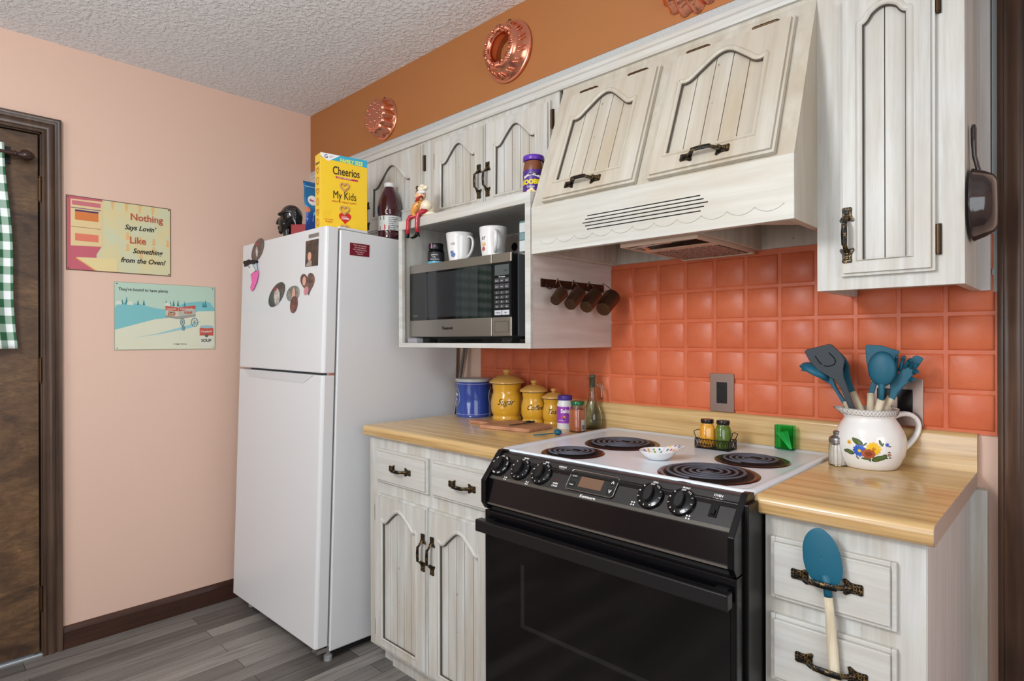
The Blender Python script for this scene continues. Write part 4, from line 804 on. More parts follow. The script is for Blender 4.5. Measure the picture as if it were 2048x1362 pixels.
b = MB(); b.lathe([(.0506, z+.034), (.0506, z+.096)], (c[0], c[1], 0), 48); b.obj('label_sheet', mat('juice_label', (206, 210, 208), .5), t, smooth=40)
f = wrap(c, .0512, z, camang(c)); 
b = MB(); b.prism([f(Vector(q)) for q in ((-.045, .036, 0), (-.02, .036, 0), (0, .036, 0), (.0, .05, 0), (-.02, .058, 0), (-.045, .052, 0))], (0, 0, .0001)); b.obj('print', mat('cherry_print', (190, 40, 50), .4), t)
b = MB(); b.prism([f(Vector(q)) for q in ((-.045, .078, 0), (-.022, .078, 0), (-.022, .094, 0), (-.045, .094, 0))], (0, 0, .0001)); b.obj('print', mat('green_print', (46, 120, 66), .4), t)
for i, s in enumerate(('Nutrition Facts', 'CRANBERRY', '100% JUICE', 'Vitamin C', 'Ingredients: water', 'grape juice', 'Keep cold')): text(s, None, .0075, mat('label_grey', (60, 62, 66), .5), t, bend=wrap(c, .0512, z+.086-i*.0085, camang(c)-.1))
# treat bag
t = thing('treat_bag', 'crinkled blue pouch of dog treats left of the cereal box', 'bag', (-2.39, 1.31, ZF))
BAGM = mat('blue_foil', (44, 112, 184), .25, .25, coat=.3); _n = noise(BAGM, coords(BAGM), 14, 3); _sp2 = N(BAGM, 'ShaderNodeSeparateXYZ'); L(BAGM, coords(BAGM), 0, _sp2, 0); setc(BAGM, ramp(BAGM, _sp2, 'Z', [(0, (40, 70, 150)), (.10, (44, 84, 164)), (.14, (54, 140, 200)), (.24, (30, 112, 180))]).outputs[0]); bump(BAGM, _n.outputs[0], .8, .01)
A0 = Vector((-2.375, 1.207, ZF)); dd = Vector((-.02, .21, 0)).normalized(); nb = Vector((dd.y, -dd.x, 0)); BW, BH = .205, .243
def bagp(u, v, s): 
    puff = .024*max(0, math.sin(PI*u))**.6*max(0, math.sin(PI*v))**.5*(1-.75*v)+.003*math.sin(u*23+v*11)*(1-v)
    lean = -.012*(1-v); return A0+dd*(BW*(u)+(.006*math.sin(v*5)))+up*(BH*v)+nb*(s*puff+.004*math.sin(v*17+u*3)*v)
b = MB(); b.grid(lambda u, v: bagp(u, v, 1), 24, 28).grid(lambda u, v: bagp(u, v, -1)-nb*.001, 24, 28); bmesh.ops.remove_doubles(b.bm, verts=b.bm.verts[:], dist=.0008); b.obj('pouch', BAGM, t, smooth='all')
def bf(u, v, o=.0012): return bagp(u, v, 1)+nb*o
def bpatch(pts, nm, m):
    b = MB(); cu = sum(q[0] for q in pts)/len(pts); cv = sum(q[1] for q in pts)/len(pts); ce = b.bm.verts.new(bf(cu, cv, .0022)); rg = [b.bm.verts.new(bf(*q)) for q in pts]
    for i in range(len(rg)): b.bm.faces.new((ce, rg[i], rg[(i+1) % len(rg)]))
    return b.obj(nm, m, t)
bpatch([(.02, .90), (.98, .90), (.98, .915), (.02, .915)], 'seal_line', mat('pale_seal', (170, 206, 226), .4))
bpatch([(.16+.10*math.cos(q), .67+.085*math.sin(q)) for q in [i*PI/8 for i in range(16)]], 'logo_disc', WHITEI)
text('Bites', frame(bf(.09, .655, .0045), dd, up), .012, mat('logo_pink', (196, 40, 110), .4), t, bold=.0003)
bpatch([(.12, .30), (.34, .38), (.40, .5), (.24, .52), (.13, .45)], 'print', mat('light_blue_print', (120, 200, 224), .4))
bpatch([(.03+.05*math.cos(q), .5+.05*math.sin(q)) for q in [i*PI/5 for i in range(10)]], 'print', mat('orange_print', (214, 120, 80), .5))
bpatch([(.38, .22), (.46, .22), (.47, .44), (.42, .46), (.38, .40)], 'printed_dog', mat('dog_white', (224, 222, 218), .5)); bpatch([(.34, .47), (.38, .5), (.46, .49), (.46, .44), (.40, .44)], 'printed_dog', mat('dog_tan', (176, 110, 60), .5))
text('TREATS', frame(bf(.18, .17, .006), dd, up), .010, mat('logo_pink', (196, 40, 110), .4), t)
# sculpted black head and red tin
t = thing('head_sculpture', 'shiny black sculpted head in profile on the left of the fridge top', 'sculpture', (-2.63, 1.262, ZF))
rv = Vector((R0.x, R0.y, 0)); fv = Vector((F.x, F.y, 0)).normalized(); hc_ = Vector((-2.628, 1.264, ZF+.118))
def hp_(a, zz, fwd=0): return hc_+rv*a+up*zz+fv*fwd
b = MB(); b.ball(hp_(.005, .016), .052, (1.0, .95, 1.05), 24).ball(hp_(-.018, -.012), .038, (1, .9, 1.1), 20).ball(hp_(-.027, -.04), .024, (1.1, .9, .9), 16)
b.tube([hp_(-.046, .012), hp_(-.055, -.004), hp_(-.058, -.012), hp_(-.047, -.018)], [.006, .009, .010, .006], 10)
b.ball(hp_(-.050, -.030), .0085, (1.1, 1.1, .6), 10).ball(hp_(-.049, -.039), .0085, (1, 1.1, .6), 10).ball(hp_(-.043, -.052), .012, (1, 1, .9), 10)
b.tube([hp_(-.010, -.03), hp_(-.012, -.07), hp_(-.022, -.1), hp_(-.03, -.1175)], [.026, .020, .021, .036], 16)
for i in range(7):
    q = i/6; b.tube([hp_(-.04+.02*q, .02+.03*q-.012*i*.3, -.035), hp_(-.0+.02*q, .03+.012*math.sin(i), -.05+.01*q), hp_(.04, .012-.012*i+.03, -.035), hp_(.054, -.01-.006*i+.02, -.01)], .0075, 8)
o = b.obj('head', mat('black_lacquer', (14, 13, 14), .15, coat=.5), t, smooth='all'); md = o.modifiers.new('r', 'REMESH'); md.mode = 'VOXEL'; md.voxel_size = .0028; md.use_smooth_shade = True
b = MB(); q0 = Vector((-2.563, 1.235, ZF)); b.prism([q0, q0+rv*.085, q0+rv*.085+fv*.04, q0+fv*.04], up*.088)
o = b.obj('tin_box', mat('dark_red_tin', (136, 16, 24), .3, .2), bevel=.002); tag(origin(o, q0), 'dark red box with a pale edge pattern beside the black head', 'box')

# ------------------------------------------------------------ copper moulds and tools on walls
def ymold(cx, cz): return TX((cx, 1.54, cz)) @ RX(PI/2)     # lathe axis pointing out of the soffit
t = thing('copper_mould', 'small fluted copper jelly mould studded with knobs, at the left of the caramel wall', 'mould', (-2.273, 1.54, 2.236)); M_ = ymold(-2.273, 2.236)
def flute(k, a0): return lambda a, z: 1+a0*(abs(math.cos(k*a/2))-.75) if z > .010 else 1
b = MB(); b.lathe([(.091, .001), (.093, .0035), (.091, .006), (.083, .007), (.080, .011), (.078, .03), (.075, .050), (.071, .060), (.066, .062), (.055, .0625), (0, .0625)], seg=144, M=M_, fn=flute(12, .12)); b.obj('mould_body', COPPER, t, smooth=60)
b = MB()
for r_, n_ in ((.055, 11), (.030, 5)):
    for i in range(n_): a = 2*PI*i/n_+.2; b.ball(M_ @ Vector((r_*math.cos(a), r_*math.sin(a), .063)), .0052, seg=12)
b.obj('knobs', COPPER, t, smooth='all')
b = MB(); b.tube([M_ @ Vector((.0055*math.cos(a), .094+.0055*math.sin(a), .003)) for a in [i*PI/6 for i in range(12)]], .0012, 6, closed=True); b.obj('hanging_ring', BRONZE, t)
t = thing('copper_mould', 'large ring-shaped copper cake mould on the caramel wall above the doors', 'mould', (-1.487, 1.54, 2.275)); M_ = ymold(-1.487, 2.275)
b = MB(); b.lathe([(.047, .002), (.048, .045), (.050, .056), (.058, .0625), (.068, .063), (.077, .058), (.082, .048), (.088, .03), (.098, .010), (.103, .007), (.108, .007), (.109, .004), (.107, .001)], seg=96, M=M_, caps=False); o = b.obj('mould_body', COPPER, t, smooth=60); md = o.modifiers.new('s', 'SOLIDIFY'); md.thickness = .0015
b = MB()
for i in range(8):
    a = 2*PI*i/8; 
    for k in (-.11, 0, .11): b.tube([M_ @ Vector((r_*math.cos(a+k), r_*math.sin(a+k), h_)) for r_, h_ in ((.051, .058), (.058, .065), (.066, .065), (.076, .060))], .0028, 8)
    b.ball(M_ @ Vector((.063*math.cos(a+PI/8), .063*math.sin(a+PI/8), .0645)), .0065, seg=12)
for i in range(14):
    a = 2*PI*i/14
    for k, s in ((0, .18), (.16, .16)): b.tube([M_ @ Vector(((.084+.012*q)*math.cos(a+k+s*q), (.084+.012*q)*math.sin(a+k+s*q), .044-.026*q)) for q in (0, .33, .66, 1)], [.001, .0028, .0028, .001], 8)
b.obj('embossing', COPPER, t, smooth='all')
b = MB(); b.tube([M_ @ Vector((.006*math.cos(a), .112+.006*math.sin(a), .003)) for a in [i*PI/6 for i in range(12)]], .0012, 6, closed=True); b.obj('hanging_ring', BRONZE, t)
t = thing('copper_mould', 'deeply lobed copper mould cut by the top of the picture', 'mould', (-.775, 1.54, 2.238)); M_ = ymold(-.775, 2.238)
b = MB(); b.lathe([(.094, .001), (.096, .003), (.093, .006), (.088, .03), (.080, .05), (.07, .056), (.03, .058), (0, .058)], seg=144, M=M_, fn=lambda a, z: 1+.14*(abs(math.cos(7*(a+.1)))-.6)); b.obj('mould_body', COPPER, t, smooth=60)

t = thing('cup_rack', 'brown metal hook strip on the side of the microwave shelf', 'rack', (-1.248, 1.6, 1.425))
MB().box(-1.2495, -1.2465, 1.43, 1.775, 1.409, 1.436).obj('strip', mat('rusty_brown', (66, 42, 34), .35, .6), t, bevel=.0006)
HK = [(1.462, 1.43), (1.545, 1.43), (1.63, 1.431), (1.712, 1.431)]
for y, z in HK:
    b = MB(); b.tube([(-1.246, y-.012, 1.432), (-1.242, y-.012, 1.41), (-1.232, y-.006, 1.402), (-1.222, y, 1.407), (-1.218, y+.004, 1.418)], .0017, 8); b.obj('hook', mat('dark_wire', (40, 30, 26), .3, .8), t, smooth='all')
ax = Vector((.012, -.064, -.040)).normalized()
for i, (y, z, ln, r_, m, lb) in enumerate(((1.474, 1.390, .052, .0200, CUPC, 'smallest dark copper measuring cup, first on the hook strip'), (1.563, 1.393, .076, .0235, CUPC, 'dark copper measuring cup second from the left on the hook strip'), (1.652, 1.391, .082, .0250, CUPC, 'measuring cup with a pinkish copper base on the hook strip'), (1.752, 1.390, .088, .0290, CUPC, 'largest dark copper measuring cup, nearest the tiles'))):
    t = thing('measuring_cup', lb, 'measuring cup', (-1.205, y, z), 'copper measuring cups hanging from the strip')
    q = ax.to_track_quat('Z', 'Y').to_matrix().to_4x4(); M_ = TX(Vector((-1.196, y, z))) @ q
    b = MB(); b.lathe([(r_-.0008, .002), (r_, 0), (r_+.0012, .0015), (r_+.0004, .004), (r_*.88, ln), (r_*.84, ln+.0015)], seg=36, M=M_).lathe([(r_-.0012, .0005), (r_*.86, ln-.001), (0, ln-.001)], seg=36, M=M_); b.obj('cup', m, t, smooth=50)
    b = MB(); b.lathe([(r_*.84, ln+.0014), (r_*.8, ln+.0005), (0, ln+.0005)], seg=36, M=M_); b.obj('base', CUPB if i == 2 else m, t, smooth=50)
    hy, hz = HK[i]; b = MB(); b.tube([M_ @ Vector((0, 0, .004))+Vector((.0, 0, r_*.9)), Vector((-1.204, (y+hy)/2+.006, (z+r_+hz)/2)), Vector((-1.214, hy+.012, hz+.006)), Vector((-1.218, hy+.004, hz-.016))], [.003, .0028, .0028, .002], 8, flat=.5); b.obj('handle', CUPC, t, smooth='all')

t = thing('skillet', 'small dark enamelled skillet hanging on the side of the tall cabinet', 'skillet', (-.176, 1.612, 1.60)); EN = mat('brown_black_enamel', (46, 38, 38), .12, coat=.6)
M_ = TX((-.172, 1.613, 1.527)) @ RY(PI/2)
b = MB(); b.lathe([(.0765, 0), (.0782, .0005), (.0782, .003), (.0755, .006), (.069, .022), (.060, .036), (.049, .0425), (0, .043)], seg=56, M=M_).lathe([(.0755, .0005), (.067, .022), (.057, .035), (0, .039)], seg=56, M=M_); b.obj('pan', EN, t, smooth=60)
b = MB(); b.tube([(-.160, 1.609, 1.588), (-.163, 1.606, 1.606), (-.168, 1.603, 1.63), (-.169, 1.601, 1.66), (-.169, 1.600, 1.688), (-.1695, 1.600, 1.696)], [.010, .0075, .0075, .0085, .009, .006], 12, flat=.6, up=(1, 0, 0)); b.obj('handle', EN, t, smooth='all')

# ------------------------------------------------------------ left counter
ZB = .9155
o = MB(); o.tube([(-2.030, 1.535, 0.012), (-2.030, 1.818, 1.255)], .0115, 16); o = o.obj('mop_handle', CHROME, smooth='all'); tag(origin(o, (-2.03, 1.535, 0.0)), 'shiny metal pole leaning in the gap between the fridge and the counter', 'pole')
c = (-1.888, 1.726); t = thing('coffee_can', 'blue metal canister with a grey lid at the left end of the counter', 'canister', (c[0], c[1], ZB))
b = MB(); b.lathe([(.0755, ZB), (.077, ZB+.002), (.0755, ZB+.005), (.0755, ZB+.148), (.0765, ZB+.150)], (c[0], c[1], 0), 56); b.obj('body', mat('cobalt_tin', (34, 66, 150), .14, coat=.5), t, smooth=40)
b = MB(); b.lathe([(.0785, ZB+.148), (.0795, ZB+.150), (.0795, ZB+.158), (.078, ZB+.1605), (.07, ZB+.1595), (0, ZB+.1595)], (c[0], c[1], 0), 56); b.obj('lid', mat('grey_plastic_lid', (168, 172, 174), .35), t, smooth=40)
b = MB()
for z_ in (.012, .139): b.lathe([(.0759, ZB+z_), (.0759, ZB+z_+.0012)], (c[0], c[1], 0), 56)
b.obj('stripes', mat('pale_stripe', (190, 176, 200), .4), t)
for a_ in (-1.3, 1.35):
    f = wrap(c, .0760, ZB+.083, camang(c)+a_); b = MB(); b.prism([f(Vector(((.030)*math.cos(q), .040*math.sin(q), 0))) for q in [i*PI/12 for i in range(24)]], (0, 0, .0001)); b.obj('black_oval', mat('oval_black', (16, 20, 24), .3), t)
    b = MB(); b.tube([f(Vector(((.030)*math.cos(q), .040*math.sin(q), .0004))) for q in [i*PI/12 for i in range(24)]], .0009, 6, closed=True); b.obj('oval_rim', mat('oval_gold', (200, 196, 170), .3), t)
    text('Coffee', None, .015, WHITEI, t, bend=wrap(c, .0768, ZB+.09, camang(c)+a_), align='CENTER'); text('32 oz', None, .010, WHITEI, t, bend=wrap(c, .0768, ZB+.07, camang(c)+a_), align='CENTER')
def canister(c, r, h, lr, word, lb, sz):
    t = thing('ceramic_canister', lb, 'canister', (c[0], c[1], ZB), 'mustard canisters on the left counter'); z = ZB
    pr = [(r*.9, 0), (r*.93, .03), (r*.915, .07), (r*.86, .11), (r*.86, .13), (r*.93, .165), (r*.99, .26), (r*1.01, .40), (r*1.0, .52), (r*.95, .65), (r*.89, .72), (r*.87, .76), (r*.87, .83), (r*.905, .87), (r*.92, .96), (r*.95, 1)]
    b = MB(); b.lathe([(a, z+q*h) for a, q in pr]+[(r*.8, z+h)], (c[0], c[1], 0), 56); b.obj('jar', YEL, t, smooth=50)
    zl = z+h+.001; b = MB(); b.lathe([(lr*.92, zl), (lr, zl+.001), (lr*1.0, zl+.005), (lr*.97, zl+.008), (lr*.80, zl+h*.12), (lr*.52, zl+h*.20), (lr*.28, zl+h*.225), (lr*.16, zl+h*.235), (lr*.135, zl+h*.26), (lr*.2, zl+h*.29), (lr*.235, zl+h*.33), (lr*.2, zl+h*.372), (lr*.1, zl+h*.39), (0, zl+h*.392)], (c[0], c[1], 0), 56); lid = b.obj('lid', YELT, t, smooth=50)
    b = MB(); b.lathe([(lr*.93, zl-.0008), (lr*.995, zl-.0004), (lr*1.003, zl+.0012)], (c[0], c[1], 0), 56); b.obj('chipped_rim', NAVY, lid)
    for i, wd in enumerate(word): text(wd, None, sz, INK, t, bend=wrap(c, r*1.012, z+h*(.44-i*.2), camang(c)-.62), shear=.5, sx=.9)
canister((-1.702, 1.738), .0655, .147, .072, ['Sugar'], 'largest mustard yellow lidded canister, next to the blue can', .034)
canister((-1.566, 1.752), .0505, .119, .056, ['Coffee'], 'middle-sized mustard yellow lidded canister between the other two', .028)
canister((-1.474, 1.762), .042, .098, .046, ['Tea'], 'smallest mustard yellow lidded canister behind the white bottle', .026)
c = (-1.369, 1.702); t = thing('supplement_bottle', 'white plastic bottle with a purple lid and label beside the small canister', 'bottle', (c[0], c[1], ZB)); z = ZB
b = MB(); b.lathe([(.027, z), (.0295, z+.003), (.0295, z+.085), (.026, z+.098), (.0245, z+.102), (.0245, z+.105)], (c[0], c[1], 0), 40); b.obj('body', WHITEP, t, smooth=40)
b = MB(); b.lathe([(.026, z+.104), (.0265, z+.105), (.0265, z+.119), (.025, z+.121), (0, z+.121)], (c[0], c[1], 0), 40, fn=lambda a, q: 1+.012*math.cos(34*a)); b.obj('lid', mat('violet_lid', (62, 40, 130), .4), t, smooth=40)
b = MB(); b.lathe([(.0299, z+.022), (.0299, z+.082)], (c[0], c[1], 0), 40); b.obj('label_sheet', mat('orchid_label', (150, 66, 176), .35), t, smooth=40)
text('Salts', None, .019, WHITEI, t, bend=wrap(c, .0303, z+.06, camang(c)-.55), bold=.0006); text('of EARTH', None, .006, WHITEI, t, bend=wrap(c, .0303, z+.03, camang(c)-.9))
b = MB(); f = wrap(c, .0303, z+.055, camang(c)); b.prism([f(Vector(q)) for q in ((-.02, 0, 0), (0, .0004, 0), (.012, 0, 0), (.012, -.0025, 0), (0, -.002, 0), (-.02, -.0025, 0))], (0, 0, .0001)); b.obj('print', INK, t)
for dx, dz, cc in ((-.006, .043, (206, 60, 60)), (.002, .046, (230, 170, 50)), (.007, .04, (60, 140, 70)), (0, .036, (30, 26, 40))):
    b = MB(); f = wrap(c, .0303, z+dz, camang(c)-.15); b.prism([f(Vector((dx+.0035*math.cos(q), .0035*math.sin(q), 0))) for q in [i*PI/4 for i in range(8)]], (0, 0, .0001)); b.obj('print', mat('fruit_%d' % cc[0], cc, .4), t)
c = (-1.290, 1.674); t = thing('spice_jar', 'tall jar of orange-brown spice with a green lid beside the cooktop', 'jar', (c[0], c[1], ZB)); AN = camang(c)
def sq(a, z): return 1+.06*math.cos(4*(a-AN))
b = MB(); b.lathe([(.026, z), (.028, z+.002), (.029, z+.006), (.029, z+.078), (.026, z+.090), (.0225, z+.094), (.0225, z+.098), (.0215, z+.098), (.0215, z+.094), (.025, z+.089), (.0278, z+.077), (.0278, z+.006), (0, z+.003)], (c[0], c[1], 0), 48, fn=sq); b.obj('glass', GLASS, t, smooth=50)
b = MB(); b.lathe([(.0262, z+.004), (.0272, z+.006), (.0272, z+.072), (.025, z+.079), (0, z+.08)], (c[0], c[1], 0), 48, fn=sq); b.obj('spice', mat('paprika', (196, 108, 66), .8), t, smooth=50)
b = MB(); b.lathe([(.0238, z+.094), (.0243, z+.096), (.0243, z+.105), (.023, z+.1075), (0, z+.1075)], (c[0], c[1], 0), 40); b.obj('lid', mat('dark_green_lid', (36, 106, 70), .25, .4), t, smooth=40)
b = MB(); f = wrap(c, .0302, z, AN+.72); b.prism([f(Vector(q)) for q in ((-.008, .006, 0), (0, .006, .0), (.008, .006, 0), (.008, .044, 0), (0, .044, 0), (-.008, .044, 0))], (0, 0, .0001)); b.obj('price_label', WHITEP, t)
b = MB()
for i in range(9): b.prism([f(Vector(q)) for q in ((-.006+i*.0014, .010, .0004), (-.0054+i*.0014, .010, .0004), (-.0054+i*.0014, .026, .0004), (-.006+i*.0014, .026, .0004))], (0, 0, .0001))
b.obj('barcode', INK, t)
# glass oil jug
c = (-1.294, 1.768); t = thing('glass_jug', 'green tinted glass oil jug with a loop handle and stopper beside the cooktop', 'jug', (c[0], c[1], ZB))
b = MB(); out = [(.026, 0), (.031, .003), (.0355, .022), (.036, .036), (.034, .052), (.028, .072), (.020, .092), (.0145, .115), (.0125, .135), (.0125, .178), (.018, .184), (.0185, .187)]
b.lathe([(r_, z+q) for r_, q in out]+[(max(.002, r_-.0022), z+q+(.003 if q < .02 else 0)) for r_, q in out[::-1]]+[(0, z+.004)], (c[0], c[1], 0), 40); b.obj('glass', GLASSG, t, smooth=50)
hd = Vector((math.cos(camang(c)+1.45), math.sin(camang(c)+1.45), 0)); P0 = Vector((c[0], c[1], z))
b = MB(); b.tube([P0+hd*q[0]+up*q[1] for q in ((.013, .158), (.024, .160), (.034, .152), (.037, .138), (.0365, .12), (.034, .108))], [.007, .0062, .0055, .0048, .0042, .0036], 12); b.obj('handle', GLASSG, t, smooth='all')
b = MB(); b.lathe([(.009, z+.150), (.0100, z+.187), (.012, z+.189), (.0125, z+.192), (.009, z+.197), (0, z+.198)], (c[0], c[1], 0), 24); b.obj('stopper', mat('grey_cork', (96, 92, 74), .6), t, smooth=50)
# cutting board and what lies on it
BRD = mat('bread_board', (186, 132, 100), .5); _n = noise(BRD, coords(BRD, (3, 24, 3)), 3, 5, .6); setc(BRD, ramp(BRD, _n, 'Fac', [(.35, (160, 108, 80)), (.65, (198, 146, 112))]).outputs[0])
b = MB(); b.xy([(-1.605, 1.497), (-1.598, 1.490), (-1.402, 1.527), (-1.394, 1.535), (-1.400, 1.668), (-1.408, 1.676), (-1.600, 1.668), (-1.612, 1.658), (-1.614, 1.62), (-1.630, 1.602), (-1.718, 1.588), (-1.728, 1.578), (-1.730, 1.560), (-1.720, 1.550), (-1.63, 1.555), (-1.612, 1.545)], ZB+.0003, ZB+.0135)
o = b.obj('cutting_board', BRD, bevel=.003, seg=3); tag(origin(o, (-1.5, 1.58, ZB)), 'small wooden paddle cutting board lying in front of the canisters', 'cutting board')
b = MB(); zb = ZB+.0165; b.tube([(-1.494, 1.538, zb), (-1.484, 1.575, zb+.001), (-1.478, 1.605, zb+.002)], [.0035, .005, .003], 10, flat=.4, up=(0, 0, 1))
b.tube([(-1.478+.013*math.cos(a), 1.628+.024*math.sin(a), zb+.004) for a in [i*PI/10 for i in range(20)]], .0028, 8, closed=True)
o = b.obj('peeler', mat('dark_steel', (70, 70, 74), .25, .8), smooth='all'); tag(origin(o, (-1.484, 1.59, ZB+.0135)), 'small dark metal peeler with a looped handle on the cutting board', 'peeler')
t = thing('measuring_spoon', 'teal plastic measuring spoon on the counter in front of the white bottle', 'measuring spoon', (-1.30, 1.54, ZB))
b = MB(); b.tube([(-1.334, 1.49, ZB+.004), (-1.315, 1.52, ZB+.005), (-1.298, 1.548, ZB+.007)], [.0045, .0045, .004], 10, flat=.45, up=(0, 0, 1)); b.obj('handle', TEAL, t, smooth='all')
b = MB(); b.ball((-1.288, 1.562, ZB+.0105), .0125, (1.1, 1.1, .8), 20); b.obj('bowl', TEAL, t, smooth='all')

# ------------------------------------------------------------ things on the cooktop
t = thing('spoon_rest', 'small white spoon rest with multicoloured leaf dots between the burners', 'spoon rest', (-.826, 1.424, .9178)); c = (-.826, 1.424)
ra_ = math.atan2(R0.y, R0.x)
def lobe(a, z): return 1+.05*math.cos(2*(a-ra_))
b = MB(); b.lathe([(.022, 0), (.026, .001), (.040, .013), (.0475, .0235), (.0465, .0245), (.039, .015), (.025, .005), (0, .004)], (c[0], c[1], .918), 48, fn=lobe); b.obj('bowl', CERW, t, smooth=60)
TIPM = WHITEI
def lp(u, v):
    a = ra_-.9+1.9*u; r_ = .026+.020*v; h_ = .010+.0145*v+.013*v*math.sin(PI*u)
    return Vector((c[0]+r_*math.cos(a)*1.04+(.016*v*math.sin(PI*u))*math.cos(ra_), c[1]+r_*math.sin(a)*1.04+(.016*v*math.sin(PI*u))*math.sin(ra_), .918+h_))
b = MB(); b.grid(lp, 14, 8); b.obj('raised_lip', CERW, t, smooth='all', solid=.0015)
b = MB(); b.tube([Vector((c[0], c[1], .958))+Vector((math.cos(ra_), math.sin(ra_), 0))*q[0]+up*q[1] for q in ((.048, -.015), (.058, -.010), (.068, -.006), (.073, -.008))], [.006, .0055, .006, .003], 10, flat=.5); b.obj('handle_tip', CERW, t, smooth='all')
cols = [(206, 60, 50), (40, 120, 160), (120, 170, 60), (230, 150, 50), (90, 60, 150), (40, 160, 140), (196, 60, 130), (240, 200, 60)]
rnd = random.Random(5); k = 0
for ring_, n_ in ((.0455, 0), (.040, 16), (.0325, 12), (.0245, 8)):
    for i in range(n_):
        a = 2*PI*i/n_+ring_*40; zz = .918+.005+(ring_-.025)/.0215*.0185; 
        b = MB(); o_ = Vector((math.cos(a), math.sin(a), .9)).normalized(); tt = Vector((-math.sin(a), math.cos(a), 0)); cc_ = Vector((c[0]+ring_*math.cos(a), c[1]+ring_*math.sin(a), zz+.0012)); nn_ = tt.cross(o_)*(-1)
        b.prism([cc_+tt*(.0027*math.cos(q))+o_*(.0040*math.sin(q)) for q in [j*PI/4 for j in range(8)]], nn_*.0003); b.obj('leaf_dot', mat('dot_%d' % (k % 8), cols[k % 8], .3), t); k += 1
for i in range(12):
    u, v = (i % 6+.8)/7, .45+.4*(i//6); cc_ = lp(u, v); e1 = (lp(u+.02, v)-cc_).normalized(); e2 = (lp(u, v+.05)-cc_).normalized(); n3 = e1.cross(e2)
    n3 = n3 if n3.dot(Vector((0, 0, 1.24))-cc_+Vector((0, 0, 0))) > 0 else -n3
    b = MB(); b.prism([cc_+n3*.001+e1*(.0030*math.cos(q))+e2*(.0048*math.sin(q)) for q in [j*PI/4 for j in range(8)]], n3*.0003); b.obj('leaf_dot', mat('dot_%d' % (k % 8), cols[k % 8], .3), t); k += 1

WIRE = mat('black_wire', (30, 28, 28), .4, .6)
zc = .918; rk = thing('wire_caddy', 'black wire caddy on the cooktop holding the yellow and green jars', 'caddy', (-.783, 1.678, zc))
b = MB(); X0, X1, Y0, Y1 = -.834, -.732, 1.651, 1.705
for z_ in (zc+.0015, zc+.028): b.tube([(X0, Y0, z_), (X1, Y0, z_), (X1, Y1, z_), (X0, Y1, z_)], .0013, 6, closed=True)
for x in (X0, X1):
    for y in (Y0, Y1): b.tube([(x, y, zc+.001), (x, y, zc+.028)], .0012, 6)
b.obj('rim_wire', WIRE, rk, smooth='all'); b = MB()
for i in range(12):
    x = X0+.0085*i
    for y in (Y0, Y1): b.tube([(x, y, zc+.002), (x+.0085, y, zc+.0275)], .0007, 5).tube([(x+.0085, y, zc+.002), (x, y, zc+.0275)], .0007, 5)
for i in range(6):
    y = Y0+.009*i
    for x in (X0, X1): b.tube([(x, y, zc+.002), (x, y+.009, zc+.0275)], .0007, 5).tube([(x, y+.009, zc+.002), (x, y, zc+.0275)], .0007, 5)
    b.tube([(X0, y, zc+.0015), (X1, y, zc+.0015)], .0008, 5)
b.obj('lattice', WIRE, rk)
for s, x in ((-1, X0), (1, X1)):
    b = MB(); b.tube([(x, Y0+.008, zc+.028), (x+s*.008, Y0+.008, zc+.047), (x+s*.003, Y0+.018, zc+.051), (x+s*.003, Y1-.018, zc+.051), (x+s*.008, Y1-.008, zc+.047), (x, Y1-.008, zc+.028)], .0013, 6); b.obj('handle', WIRE, rk, smooth='all')
text('ball mason jar', frame((-.822, Y0-.002, zc+.011), (1, 0, 0), (0, 0, 1)), .009, WIRE, rk, bold=.0003)
for x, y, colr, lb in ((-.8085, 1.678, (226, 160, 40), 'small jar of yellow spice with a black lid in the wire caddy'), (-.760, 1.679, (84, 108, 30), 'small jar of green herb with a black lid in the wire caddy')):
    t = thing('spice_jar', lb, 'jar', (x, y, zc+.003), 'small jars in the wire caddy'); z_ = zc+.003
    f_ = lambda a, q: 1+.07*math.cos(4*a)
    b = MB(); b.lathe([(.0195, z_), (.0215, z_+.002), (.0220, z_+.008), (.0220, z_+.052), (.0195, z_+.062), (.0165, z_+.066), (.0165, z_+.07)], (x, y, 0), 40, fn=f_); b.obj('filled_glass', mat('jar_%d' % colr[0], colr, .12, coat=.8), t, smooth=50)
    b = MB(); b.lathe([(.018, z_+.070), (.0188, z_+.071), (.0188, z_+.079), (.0178, z_+.0815), (0, z_+.082)], (x, y, 0), 36); b.obj('lid', mat('black_brown_lid', (40, 32, 30), .25, .3), t, smooth=40)
    b = MB(); b.tube([(x+.010*math.cos(q)-.002, y-.0236, z_+.036+.013*math.sin(q)) for q in [j*PI/8 for j in range(16)]], .0007, 5, closed=True); b.tube([(x-.008, y-.0234, z_+.052), (x-.002, y-.024, z_+.044), (x+.006, y-.0236, z_+.030), (x+.01, y-.0234, z_+.02)], .0008, 5); b.obj('embossed_mark', mat('jar_%d' % colr[0], colr, .12, coat=.8), t)
t = thing('toothpick_box', 'flat translucent green box of toothpicks standing behind the rear burner', 'box', (-.622, 1.782, .9225))
GR = mat('green_clear_plastic', (128, 235, 178), .08, trans=1, ior=1.15)
b = MB(); X0, X1, Y0, Y1, Z0, Z1 = -.648, -.597, 1.774, 1.794, .9228, .9915; th_ = .0012
b.box(X0, X1, Y0, Y0+th_, Z0, Z1).box(X0, X1, Y1-th_, Y1, Z0, Z1).box(X0, X0+th_, Y0+th_, Y1-th_, Z0, Z1).box(X1-th_, X1, Y0+th_, Y1-th_, Z0, Z1).box(X0+th_, X1-th_, Y0+th_, Y1-th_, Z0, Z0+th_); b.obj('case', GR, t)
b = MB()
